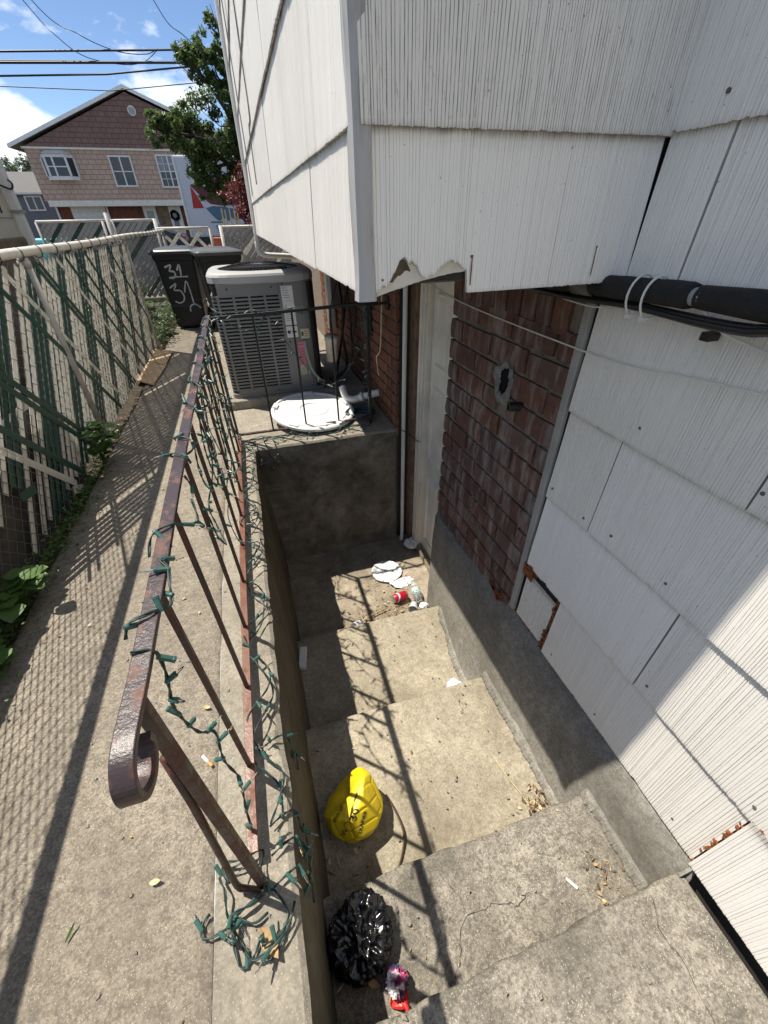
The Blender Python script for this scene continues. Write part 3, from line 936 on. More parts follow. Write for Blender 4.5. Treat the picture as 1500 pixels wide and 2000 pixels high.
def door():
    m = MB(); m.box(1.018, 1.04, 1.79, 2.36, -.985, 1.16)
    d = part('basement_door', m, M['cream_paint'], house)
    for (y0, y1, z0, z1) in ((1.86, 2.05, .52, .92), (2.12, 2.30, .52, .92), (1.86, 2.05, -.12, .40), (2.12, 2.30, -.12, .40), (1.86, 2.05, -.85, -.26), (2.12, 2.30, -.85, -.26)):
        m = MB()
        a = [(1.018, y0, z0), (1.018, y1, z0), (1.018, y1, z1), (1.018, y0, z1)]
        b = [(1.004, y0+.012, z0+.012), (1.004, y1-.012, z0+.012), (1.004, y1-.012, z1-.012), (1.004, y0+.012, z1-.012)]
        c = [(1.0165, y0+.024, z0+.024), (1.0165, y1-.024, z0+.024), (1.0165, y1-.024, z1-.024), (1.0165, y0+.024, z1-.024)]
        e = [(1.009, y0+.045, z0+.045), (1.009, y1-.045, z0+.045), (1.009, y1-.045, z1-.045), (1.009, y0+.045, z1-.045)]
        m.strip([a, b, c, e], closed=True); m.add(e, [(0,1,2,3)])
        part('panel', m, M['cream_paint'], d, fix=True)
    m = MB(); m.box(.985, 1.035, 2.365, 2.475, -1.0, 1.16); m.box(.972, .985, 2.385, 2.41, -1.0, 1.155); m.box(.972, .985, 2.43, 2.465, -1.0, 1.155)
    part('door_casing', m, M['cream_paint'], house, bevel=.003)
    m = MB(); m.box(.955, 1.04, 2.48, 2.581, -1.0, 1.16)
    part('bare_wood_strip', m, plain('bare_wood', (.20, .13, .08), .85, var=.35, sc=20, bump=.4), house)
    m = MB(); m.box(.97, 1.045, 1.80, 2.58, -1.02, -.955)
    part('door_sill', m, M['landing'], house, bevel=.01)
    m = MB(); m.box(.93, 1.045, 1.79, 2.58, 1.06, 1.14)
    part('door_header', m, M['cream_paint'], house, bevel=.004)
    P = [(.905, 2.535, 1.14), (.905, 2.535, .5), (.905, 2.533, -.2), (.905, 2.53, -.82), (.902, 2.52, -.90), (.885, 2.49, -.985)]
    m = MB(); m.tube(smooth_path(P, 6), .0145, 12)
    part('drain_pipe', m, M['white_pvc'], house, smooth=True)
    m = MB(); m.tube(smooth_path([(.88, 2.53, .02), (.93, 2.46, .0), (.965, 2.42, -.03), (.975, 2.38, -.02)], 6), .0035, 6)
    part('stray_wire', m, M['black_wire'], house, smooth=True)
door()

def lineset():
    segs = [((.852, 1.55, 1.08), (.835, .965, 1.104)), ((.830, .945, 1.108), (.812, .645, 1.121)), ((.811, .633, 1.1215), (.800, -1.8, 1.15))]
    for a, b in segs:
        P = [Vector(a).lerp(Vector(b), i/24) for i in range(25)]
        P = [p+Vector((.0, 0, .0015*fbm(p.y*9, 1, 1))) for p in P]
        rr = [.0235+.0013*fbm(p.y*14, 2, 1) for p in P]; rr[0] *= .86; rr[-1] *= .88
        m = MB(); m.tube(P, rr, 18); part('foam_sleeve', m, M['foam'], house, smooth=True)
    m = MB(); m.tube([(.836, 1.0, 1.103), (.829, .93, 1.108)], .0262, 18); part('sleeve_tape', m, plain('gray_tape', (.10, .10, .105), .5, var=.15), house, smooth=True)
    m = MB(); m.tube([(.816, .67, 1.119), (.806, .62, 1.122)], .016, 14); part('copper_line', m, M['gray_pipe'], house, smooth=True)
    for k, dx in enumerate((0, .007, -.006)):
        P = [(.85-dx, 1.5, 1.062+.012*k), (.834-dx, 1.05, 1.070), (.825-dx, .80, 1.083-.002*k), (.81-dx, .55, 1.086-.004*k), (.80-dx, .2, 1.105), (.80-dx, -1.7, 1.118)]
        m = MB(); m.tube(smooth_path(P, 6), .0062 if k else .0085, 8); part('control_cable', m, M['black_wire'], house, smooth=True)
    for y in (.775, .735):
        c = Vector((.816, y, 1.106)); P = []
        for i in range(20):
            a = 2*math.pi*i/20
            P.append((c.x-.030*math.sin(a)*1.0-.0, c.y+.004*math.sin(a), c.z+.040*math.cos(a)))
        m = MB(); m.tube(P, .0024, 6, closed=True); m.obox((c.x-.014, y, c.z-.040), (.006, 0, 0), (0, .005, 0), (0, 0, .004))
        part('zip_tie', m, M['zip'], house)
    P = [(.90, 2.23, .985), (.857, 1.7, .958), (.855, .98, .947), (.852, .72, .957), (.852, .47, .985), (.852, -1.2, 1.12)]
    m = MB(); m.tube(smooth_path(P, 8), .0026, 6); part('clothesline_wire', m, M['zip'], house, smooth=True)
    P = [(.86, 1.25, 1.075), (.846, 1.1, 1.063), (.84, .95, 1.058), (.85, .9, 1.062)]
    m = MB(); m.tube(smooth_path(P, 8), .0022, 6); part('thin_wire', m, M['zip'], house, smooth=True)
    P = [(.815, .62, 1.10), (.835, .58, 1.068), (.845, .5, 1.05), (.845, .2, .99)]
    m = MB(); m.tube(smooth_path(P, 8), .0032, 6); part('thin_wire', m, M['zip'], house, smooth=True)
    m = MB(); m.box(.842, .872, .607, .627, 1.044, 1.060); part('cable_clip', m, M['black_wire'], house, bevel=.002)
lineset()

def downspout():
    m = MB(); m.box(.190, .225, 5.14, 5.20, 1.05, 4.0)
    part('downspout', m, M['white_paint'], house, bevel=.006)
    P = [(.208, 5.17, 1.06), (.21, 5.17, .99), (.26, 5.17, .95), (.46, 5.2, .93), (.80, 5.25, .90)]
    m = MB(); m.tube(smooth_path(P, 5), .026, 10); part('downspout_elbow', m, M['white_paint'], house, smooth=True)
    # loose wire hung down the bay side
    P = [(.216, 3.25, 3.0), (.214, 3.32, 2.2), (.213, 3.38, 1.8), (.215, 3.2, 1.73), (.214, 3.5, 1.68)]
    m = MB(); m.tube(smooth_path([(.214, 2.9, 3.2), (.213, 3.15, 2.5), (.214, 3.3, 2.05), (.213, 3.36, 1.75), (.213, 3.6, 1.71), (.214, 3.75, 1.45)], 8), .004, 6); part('loose_wire', m, M['gray_pipe'], house, smooth=True)
    m = MB(); m.tube(smooth_path([(.212, 4.35, 3.4), (.21, 4.4, 2.4), (.212, 4.5, 1.6), (.213, 4.62, 1.42)], 8), .004, 6); part('loose_wire', m, M['gray_pipe'], house, smooth=True)
    # service gear on the brick
    m = MB(); m.box(.775, .845, 4.50, 4.62, .30, 1.13); part('pipe_duct', m, M['white_pvc'], house, bevel=.01)
    m = MB(); m.box(.77, .85, 4.25, 4.45, .55, .86); part('disconnect_box', m, M['gray_pipe'], house, bevel=.006)
    m = MB(); m.box(.815, .855, 3.13, 3.23, .52, .80); part('meter_box', m, plain('green_box_paint', (.035, .085, .075), .5, var=.2), house, bevel=.008)
    m = MB(); m.tube([(.83, 3.18, 1.13), (.83, 3.18, .80)], .022, 12); part('conduit', m, M['gray_pipe'], house, smooth=True)
    P = [(.845, 2.80, 1.12), (.84, 2.82, .75), (.838, 2.86, .50), (.83, 2.93, .42), (.835, 2.9, .30)]
    m = MB(); m.tube(smooth_path(P, 8), .0042, 7); part('yellowed_cable', m, M['felt'], house, smooth=True)
    for k in range(6):
        y = 3.4+.16*k
        P = [(.83, y, 1.1), (.80+jit(.03), y+jit(.1), .8), (.74+jit(.06), y-.1+jit(.1), .5), (.68+jit(.08), 3.4+jit(.25), .25+jit(.1)), (.62+jit(.06), 3.5+jit(.15), .10)]
        m = MB(); m.tube(smooth_path(P, 7), random.choice((.004, .006, .012)), 7); part('service_cable', m, M['black_wire'], house, smooth=True)
    P = [(.60, 3.15, .16), (.61, 3.08, .10), (.66, 3.04, .085), (.72, 3.03, .10), (.80, 3.0, .125), (.86, 2.98, .14)]
    m = MB(); m.tube(smooth_path(P, 6), .028, 14); m.tube([(.715, 3.03, .098), (.74, 3.02, .105)], .033, 14)
    part('drain_elbow', m, M['white_pvc'], house, smooth=True)
    m = MB(); m.lathe([(.045, 0), (.05, .16), (.055, .17), (.055, .20)], 16, (.585, 3.42, .30), (0, -.2, 1)); part('cut_bucket', m, M['felt'], house, smooth=True)
downspout()
# ------------------------------------------------------------------ iron railing
rail = thing('iron_railing', 'rusty iron stair railing with scrolled end and wound green light string', 'railing', (-.23, 1.5, 0))
RX = -.237
def rail_z(y): return .748+.050*(y-.3)/2.4
def railing():
    # flat top bar ending in a scroll
    path = []
    for i in range(40):
        y = 2.755-(2.755-.40)*i/39; path.append((y, rail_z(y)))
    for p in smooth_path([(.40, rail_z(.4), 0), (.34, .7515, 0), (.305, .752, 0), (.280, .746, 0), (.263, .730, 0), (.259, .708, 0), (.270, .691, 0), (.292, .682, 0), (.315, .686, 0), (.328, .701, 0), (.326, .718, 0)], 5)[1:]:
        path.append((p.x, p.y))
    w, t = .0138, .0052
    rows = []
    for i, (y, z) in enumerate(path):
        y0, z0 = path[max(i-1, 0)]; y1, z1 = path[min(i+1, len(path)-1)]
        d = Vector((y1-y0, z1-z0)).normalized(); n = Vector((d.y, -d.x))
        if i == 0: n = Vector((0, 1))
        bx = RX+.003*fbm(1, y*1.4, 2)
        a = (n.x*t, n.y*t)
        rows.append([(bx-w, y-a[0], z-a[1]), (bx-w, y+a[0], z+a[1]), (bx+w, y+a[0], z+a[1]), (bx+w, y-a[0], z-a[1])])
    m = MB(); m.strip([r+[r[0]] for r in rows]); m.add(rows[0], [(0,1,2,3)]); m.add(rows[-1], [(0,1,2,3)])
    part('top_rail', m, M['rail'], rail, bevel=.0018, fix=True)
    m = MB(); P = [(-.2275+.004*fbm(2, y*2, 2), y, .048) for y in [.37+2.39*i/24 for i in range(25)]]
    rows = [[(p[0]-.0125, p[1], p[2]-.005), (p[0]-.0125, p[1], p[2]+.006), (p[0]+.0125, p[1], p[2]+.006), (p[0]+.0125, p[1], p[2]-.005)] for p in P]
    m.strip([r+[r[0]] for r in rows]); m.add(rows[0], [(0,1,2,3)]); m.add(rows[-1], [(0,1,2,3)])
    part('bottom_rail', m, M['rail_rust'], rail, bevel=.001, fix=True)
    ys = [.33+.2385*k for k in range(1, 11)]
    for y in ys:
        m = MB(); m.bar((-.2275, y+jit(.004), .052), (RX+jit(.003), y+jit(.004), rail_z(y)-.004), .0115, .0115, (0, 1, 0))
        part('baluster', m, M['bal'], rail, bevel=.0012)
    m = MB(); m.bar((-.214, .318, -.01), (RX, .366, rail_z(.366)-.004), .018, .018, (0, 1, 0)); part('end_post', m, M['bal'], rail, bevel=.002)
    m = MB(); P = [(-.246, .356, .60), (-.250, .350, .45), (-.262, .333, .16), (-.267, .326, .04), (-.262, .322, .022), (-.215, .305, .010)]
    m.tube(P, .0072, 8); part('brace', m, M['bal'], rail, smooth=True)
    # the return across the ledge
    m = MB(); m.bar((-.25, 2.745, .786), (.79, 2.735, .815), .016, .018); part('cross_top_rail', m, M['black_iron'], rail, bevel=.002)
    m = MB(); m.bar((-.235, 2.745, .048), (.765, 2.737, .052), .020, .012); part('cross_bottom_rail', m, M['rail'], rail, bevel=.0015)
    for x in (.008, .240, .478):
        m = MB(); m.bar((x, 2.742, .05), (x+.004, 2.742, .795), .0115, .0115, (0, 1, 0)); part('baluster', m, M['black_iron'], rail, bevel=.0012)
    m = MB(); m.bar((.715, 2.738, -.0), (.725, 2.738, .84), .020, .020, (0, 1, 0)); part('wall_post', m, M['black_iron'], rail, bevel=.002)
    m = MB(); m.bar((-.232, 2.752, .0), (-.24, 2.752, .80), .016, .016, (0, 1, 0)); part('corner_post', m, M['bal'], rail, bevel=.002)
    m = MB(); m.bar((.715, 2.735, .80), (.87, 2.735, .812), .03, .012); m.box(.845, .858, 2.70, 2.77, .77, .85); part('wall_bracket', m, M['black_iron'], rail, bevel=.002)
railing()

# ------------------------------------------------------------------ string lights
def bulb_mesh():
    m = MB()
    m.lathe([(.0035, -.004), (.0045, .0), (.0048, .018), (.0052, .0185), (.0052, .022), (.0035, .023)], 8, (0,0,0), (0,0,1), 0)
    m.lathe([(.0022, .022), (.0025, .030), (.002, .040), (.0007, .045)], 8, (0,0,0), (0,0,1), 1)
    me = m.mesh('bulb', smooth=False); me.materials.append(M['socket']); me.materials.append(M['glass']); return me
BULB = bulb_mesh()
lights = thing('string_lights', 'green wired string of small clear bulbs wound round the railing', 'string lights', (-.24, 1.2, 0))
def strand(pts, n=7, twist=True, every=.085, r=.0017, bulbs=True, seed=0, low=False):
    rg = random.Random(seed)
    P = smooth_path(pts, n)
    # resample evenly
    L = [0]
    for i in range(1, len(P)): L.append(L[-1]+(P[i]-P[i-1]).length)
    step = .009 if twist else .014; Q = []; k = 0; s = 0
    while s < L[-1]:
        while k < len(L)-2 and L[k+1] < s: k += 1
        d = L[k+1]-L[k]; Q.append(P[k].lerp(P[k+1], (s-L[k])/d if d > 1e-9 else 0)); s += step
    if len(Q) < 3: return
    m = MB()
    if twist:
        for ph in (0, math.pi):
            T = []
            for i, q in enumerate(Q):
                t = (Q[min(i+1, len(Q)-1)]-Q[max(i-1, 0)]).normalized(); u = t.orthogonal().normalized(); w = t.cross(u); a = i*.62+ph
                T.append(q+(u*math.cos(a)+w*math.sin(a))*r*.95)
            m.tube(T, r, 5)
    else:
        m.tube(Q, r*1.25, 5)
    part('wire', m, M['wire_green'], lights, smooth=True)
    if bulbs:
        s = rg.uniform(.02, every)
        tot = len(Q)*step
        while s < tot-.01:
            q = Q[min(len(Q)-1, int(s/step))]
            d = Vector((rg.uniform(-1, 1), rg.uniform(-1, 1), rg.uniform(-.9, .7))).normalized()
            if low and d.z < 0: d.z *= .1
            inst('bulb', BULB, lights, q, d.to_track_quat('Z', 'Y').to_euler())
            s += every*rg.uniform(.8, 1.25)

def wrap(y0, y1, turns, seed, rx=.027, rz=.016):
    pts = []
    n = int(turns*7)
    for i in range(n+1):
        y = y0+(y1-y0)*i/n; a = 2*math.pi*turns*i/n
        pts.append((RX+rx*math.cos(a), y+.01*math.sin(a*.37+seed), rail_z(y)+rz*math.sin(a)-.002))
    return pts
# wound on the top bar, in loose runs
strand([(RX-.03, .470, rail_z(.47)-.005), (RX-.022, .485, rail_z(.48)+.012), (RX+.01, .50, rail_z(.5)+.010), (RX+.025, .525, rail_z(.5)-.01), (RX+.024, .56, rail_z(.5)+.004), (RX+.018, .60, rail_z(.6)+.008), (RX+.0, .625, rail_z(.6)+.010), (RX+.016, .615, rail_z(.6)+.012)], seed=1, every=.05)
strand([(RX-.026, .66, rail_z(.66)-.01), (RX-.020, .70, rail_z(.7)+.010), (RX+.012, .725, rail_z(.7)+.009), (RX+.028, .76, rail_z(.7)-.02), (RX+.04, .81, rail_z(.8)-.05), (RX+.03, .86, rail_z(.8)-.02)], seed=2, every=.06)
strand(wrap(.98, 1.16, 1.6, 1), seed=3, every=.05)
strand(wrap(1.30, 2.70, 6.5, 2), seed=4, every=.07)
# hanging from the bar near the scroll down to the foot of the post
strand([(RX-.012, .43, rail_z(.43)+.009), (RX+.015, .432, rail_z(.43)+.002), (RX+.018, .428, .715), (-.228, .427, .66), (-.243, .44, .60), (-.245, .45, .52), (-.238, .46, .46), (-.222, .475, .42), (-.226, .46, .33), (-.212, .45, .25), (-.222, .43, .14), (-.22, .40, .07)], seed=6, every=.062)
# swags hung from bar to bar among the balusters
rg = random.Random(5)
for k in range(7):
    y = .93+.24*k; pts = [(RX+.016, y, rail_z(y)-.002)]
    lo = rg.uniform(.22, .5)
    for i in range(1, 8):
        t = i/8; sag = math.sin(t*math.pi)
        pts.append((-.232+rg.uniform(-.018, .022), y+.42*t+rg.uniform(-.03, .03), rail_z(y)-(rail_z(y)-lo)*sag+rg.uniform(-.04, .03)))
    pts.append((RX+.016, min(2.7, y+.42), rail_z(y+.42)))
    pts = [p for p in pts if p[1] < 2.72]
    strand(pts, seed=10+k, twist=(k < 3), every=.10)
for k in range(4):
    y = 1.5+.33*k
    pts = [(RX+.014, y, rail_z(y))]+[(-.23+rg.uniform(-.02, .02), y+.05*math.sin(i*1.3+k), rail_z(y)*(1-i/9)+.05) for i in range(1, 9)]+[(-.215, y+.03, .058)]
    strand(pts, seed=40+k, twist=False, every=.11)
# along the bottom bar and the wall edge
for k in range(2):
    pts = []
    n = 26
    for i in range(n):
        y = .42+(2.70-.42)*i/(n-1)
        pts.append((-.205+.045*math.sin(i*1.7+k)+rg.uniform(-.01, .01)+.015, y, .03+.022*math.sin(i*2.3+k*2)+rg.uniform(0, .015)))
    strand(pts, seed=60+k, twist=(k < 2), every=.15, low=True)
# hanging over the wall edge in a few places
for k, y in enumerate((.36, .42, .62, .30)):
    pts = [(-.19, y, .02), (-.15, y+.02, .012), (-.128, y+.03, -.03), (-.122, y+.0, -.085), (-.118, y+.03, -.13), (-.12, y-.02, -.16)]
    strand(pts, seed=80+k, every=.06)
# the tangle at the foot of the post
for k in range(2):
    cx, cy = -.245+rg.uniform(-.05, .06), .30+rg.uniform(-.06, .05); pts = []
    a0 = rg.uniform(0, 6)
    for i in range(12):
        a = a0+i*.75; q = rg.uniform(.03, .075)
        pts.append((cx+q*math.cos(a), cy+q*math.sin(a)*.9, .010+rg.uniform(0, .03)))
    strand(pts, seed=100+k, every=.11, low=True)
strand([(-.33, .30, .01), (-.345, .285, .012), (-.34, .262, .011), (-.30, .262, .016), (-.27, .27, .02), (-.235, .255, .016), (-.205, .265, .012)], seed=120, every=.05, low=True)
strand([(-.285, .262, .012), (-.275, .22, .010), (-.262, .195, .010), (-.235, .21, .010), (-.22, .235, .012), (-.21, .19, .010), (-.185, .205, .01), (-.165, .24, .012)], seed=121, every=.06, low=True)
# on the cross rail
def xw(x0, x1, turns):
    n = int(turns*7)
    return [(x0+(x1-x0)*i/n, 2.742+.02*math.cos(2*math.pi*turns*i/n), .80+.018*math.sin(2*math.pi*turns*i/n)) for i in range(n+1)]
strand(xw(-.22, .40, 3.2), seed=130, twist=False, every=.08)
strand([(-.2, 2.74, .79), (.0, 2.735, .70), (.10, 2.74, .78), (.2, 2.735, .60), (.28, 2.735, .48), (.36, 2.735, .36), (.46, 2.735, .33), (.58, 2.735, .42), (.66, 2.735, .54), (.70, 2.735, .40), (.71, 2.73, .2)], seed=131, twist=False, every=.08)
for k in range(3):
    pts = [(-.2+.9*i/14, 2.735-.05-.03*math.sin(i*1.9+k)-.02*k, .022+.025*max(0, math.sin(i*1.3+k*2))) for i in range(15)]
    strand(pts, seed=140+k, twist=False, every=.1, low=True)
for k in range(3):
    pts = [(.70+jit(.03), 2.75+jit(.04), .78-.75*i/9+jit(.03)) for i in range(10)]
    strand(pts, seed=150+k, twist=False, every=.12)
for k in range(3):
    x = -.13+.06*k
    pts = [(x, 2.66, .02), (x+.01, 2.59, .012), (x+.02, 2.565, -.05), (x+.05, 2.56, -.10), (x+.02, 2.555, -.14)]
    strand(pts, seed=160+k, twist=False, every=.06)

# ------------------------------------------------------------------ chain-link fence with slats
fence = thing('chain_link_fence', 'chain-link fence woven with cream and green slats along the walkway', 'fence', (-1.12, 4.0, 0))
FX = -1.12; FZ = 1.10
def chainlink(parent, p0, p1, z0, z1, P=.0354, r=.0017, mat='mesh', name='chain_link', weave=0.0):
    p0 = Vector(p0); p1 = Vector(p1); d = (p1-p0); L = d.length; d.normalize(); nrm = Vector((-d.y, d.x, 0))
    m = MB(); nw = int(L/P); nk = int((z1-z0)/P)
    for i in range(nw):
        path = []
        for k in range(nk+1):
            a = i+((k+i) % 2); s = (1 if (k % 2) else -1)
            q = p0+d*(a*P)+nrm*(.0016*s*(1 if i % 2 else -1))
            if weave and path:
                pq = Vector(path[-1]); cr = (q-pq).dot(d) < 0
                mid = (pq+Vector((q.x, q.y, z0+k*P)))/2-nrm*(weave*(1 if i % 2 == 0 else -1) if cr else 0)
                path.append(tuple(mid))
            path.append((q.x, q.y, z0+k*P))
        m.tube(path, r, 4, caps=False)
    o = part(name, m, M[mat], parent, kind='stuff', smooth=True); return o

def build_fence():
    chainlink(fence, (FX+.004, -1.0, 0), (FX+.004, -1.0+.0354*94, 0), .03, FZ, r=.0018)
    chainlink(fence, (FX-.001, -1.0+.0354*94, 0), (FX-.001, 5.62, 0), .03, FZ, weave=.011)
    chainlink(fence, (FX-.001, 5.62, 0), (FX-.001, 8.75, 0), .03, FZ)
    m = MB(); m.tube([(FX, -1.0+9.75*i/40, FZ+.022+.004*math.sin(i*.5)) for i in range(41)], .023, 14); part('top_rail', m, M['galv_white'], fence, smooth=True)
    for y in (-.6, 3.03, 5.62, 8.72):
        m = MB(); m.tube([(FX-.005, y, -.06), (FX-.005, y, FZ+.0)], .0275 if y < 5 else .025, 14); part('post', m, M['galv'], fence, smooth=True)
        m = MB(); m.tube([(FX-.005, y, FZ-.045), (FX-.005, y, FZ-.012)], .031, 14); part('post_band', m, M['galv'], fence, smooth=True)
    for y in [1.9+.27*i for i in range(25)]:
        m = MB(); P = []
        for i in range(14):
            a = 2*math.pi*i/14; P.append((FX+.027*math.cos(a), y+.01*math.sin(a*.5), FZ+.022+.030*math.sin(a)-.004))
        m.tube(P, .0028, 5, closed=True); part('tie_wire', m, M['black_wire'], fence)
    # slats. family A falls towards the camera, family B away from it
    pat = 'wwwwggwwwwggg'
    s = .05; n = 0
    def slat(c0, sign, mat, zlo, zhi, ylo, yhi, x, wdt):
        # sign -1: y = c0 - (FZ - z) ; sign +1: y = c0 + (FZ - z)
        z_a, z_b = zhi, zlo
        ya, yb = c0+sign*(FZ-z_a), c0+sign*(FZ-z_b)
        if sign < 0:
            if yb < ylo: z_b = FZ-(c0-ylo); yb = ylo
            if ya > yhi: z_a = FZ-(c0-yhi); ya = yhi
        else:
            if yb > yhi: z_b = FZ-(yhi-c0); yb = yhi
            if ya < ylo: z_a = FZ-(ylo-c0); ya = ylo
        if z_a-z_b < .06: return
        a = Vector((x, ya, z_a)); b = Vector((x+jit(.003), yb, z_b)); d = (b-a).normalized(); q = d.cross(Vector((1, 0, 0))).normalized()*wdt/2
        rows = []
        for k in range(7):
            p = a.lerp(b, k/6)+Vector((.0022*fbm(k*.7, c0*9, 3), 0, 0))
            e = Vector((.0028, 0, 0))
            rows.append([p-q, p+e, p+q, p+q-Vector((.0014, 0, 0)), p+e-Vector((.0014, 0, 0)), p-q-Vector((.0014, 0, 0))])
        m = MB(); m.strip([r+[r[0]] for r in rows])
        part('slat', m, mat, fence, fix=True)
    i = 0; c = 2.371
    while c < 5.62+1.05:
        ch = pat[i % len(pat)]
        lo = .04+random.random()*.04
        if c < 2.75: lo = .30+jit(.04)
        if random.random() > .03: slat(c, -1, M['slat_w'] if ch == 'w' else M['slat_g'], lo, FZ-.02-random.random()*.015, 1.2, 5.59, FX-.002, .0375)
        c += .0708; i += 1
    B = [(1.32, 'w'), (1.46, 'g'), (1.78, 'g'), (1.85, 'g'), (2.52, 'g'), (2.69, 'w'), (3.10, 'g'), (3.17, 'g'), (3.477, 'w'), (3.65, 'g'), (3.863, 'g'), (4.11, 'g'), (4.55, 'w'), (4.85, 'g'), (5.16, 'w')]
    for (c0, ch) in B:
        slat(c0, 1, M['slat_w'] if ch == 'w' else M['slat_g'], .06, FZ-.03, 1.75+.3*random.random() if c0 < 2 else 1.2, 5.58, FX+.0035, .038)
    # scattered missing gaps towards the foot: short stray slats
    for (y, z, l, ch) in ((2.28, .06, .16, 'w'), (1.86, .28, .2, 'g')):
        m = MB(); m.bar((FX+.012, y, z), (FX+.02, y+l*.6, z-.04 if ch == 'w' else z-.02), .042, .0015, (1, 0, 0)); part('slat', m, M['slat_w'] if ch == 'w' else M['slat_g'], fence)
build_fence()

def low_wall():
    m = MB(); rows = []
    for j in range(40):
        y = -1.0+3.6*j/39
        rows.append([(-1.15, y, -.06), (-1.152+.006*fbm(y*6, 0, 2), y, .25), (-1.155, y, .50+.02*fbm(y*3, 1, 1)), (-1.20, y, .51), (-1.25, y, -.06)])
    m.strip(rows)
    solo('low_wall', m, plain('dark_weathered_board', (.06, .053, .047), .95, var=.4, sc=12, bump=.7, bsc=40), 'low dark weathered wall behind the bare lower chain link', 'wall', fix=True)
low_wall()

# ------------------------------------------------------------------ air conditioner
ac = thing('air_conditioner', 'gray outdoor air conditioning unit with louvred sides on the ledge', 'air conditioner', (.12, 3.78, .08))
X0, X1, Y0, Y1, Z0, Z1 = -.245, .50, 3.40, 4.14, .085, .885
def rrect(x0, x1, y0, y1, r, z, n=6):
    out = []
    for (cx, cy, a0) in ((x1-r, y1-r, 0), (x0+r, y1-r, 90), (x0+r, y0+r, 180), (x1-r, y0+r, 270)):
        for k in range(n+1):
            a = R(a0+90*k/n); out.append((cx+r*math.cos(a), cy+r*math.sin(a), z))
    return out
def slot_panel(parent, o, du, dv, nu, nv, cw, chh, sw, sh, dep, nrm, name, mat):
    """grid of cells each with a rounded slot. o origin, du/dv unit vectors"""
    o = Vector(o); du = Vector(du); dv = Vector(dv); nrm = Vector(nrm); m = MB(); N = 20
    for a in range(nu):
        for b in range(nv):
            c = o+du*(cw*(a+.5))+dv*(chh*(b+.5)); inner = []; outer = []; r = sh/2
            for k in range(N):
                t = 2*math.pi*(k+.5)/N; cx, cy = math.cos(t), math.sin(t)
                px = (sw/2-r)*(1 if cx > 0 else -1)+r*cx; py = r*cy
                inner.append(c+du*px+dv*py)
                sc = min(cw/2/abs(cx) if abs(cx) > 1e-6 else 9e9, chh/2/abs(cy) if abs(cy) > 1e-6 else 9e9)
                # project the outline outwards onto the cell border
                if abs(px)/cw > .5*abs(py)/chh*sw/sh*.7 and abs(py) < r*.72 and abs(px) > sw/2-r: q = du*(cw/2*(1 if px > 0 else -1))+dv*(py/r*chh/2)
                else: q = du*(px/(sw/2)*cw/2)+dv*(chh/2*(1 if py > 0 else -1))
                outer.append(c+q)
            back = [p-nrm*dep for p in inner]
            m.strip([outer+[outer[0]], inner+[inner[0]], back+[back[0]]])
    # corners of the cells are closed by a thin plate set just behind
    return part(name, m, mat, parent, fix=False)
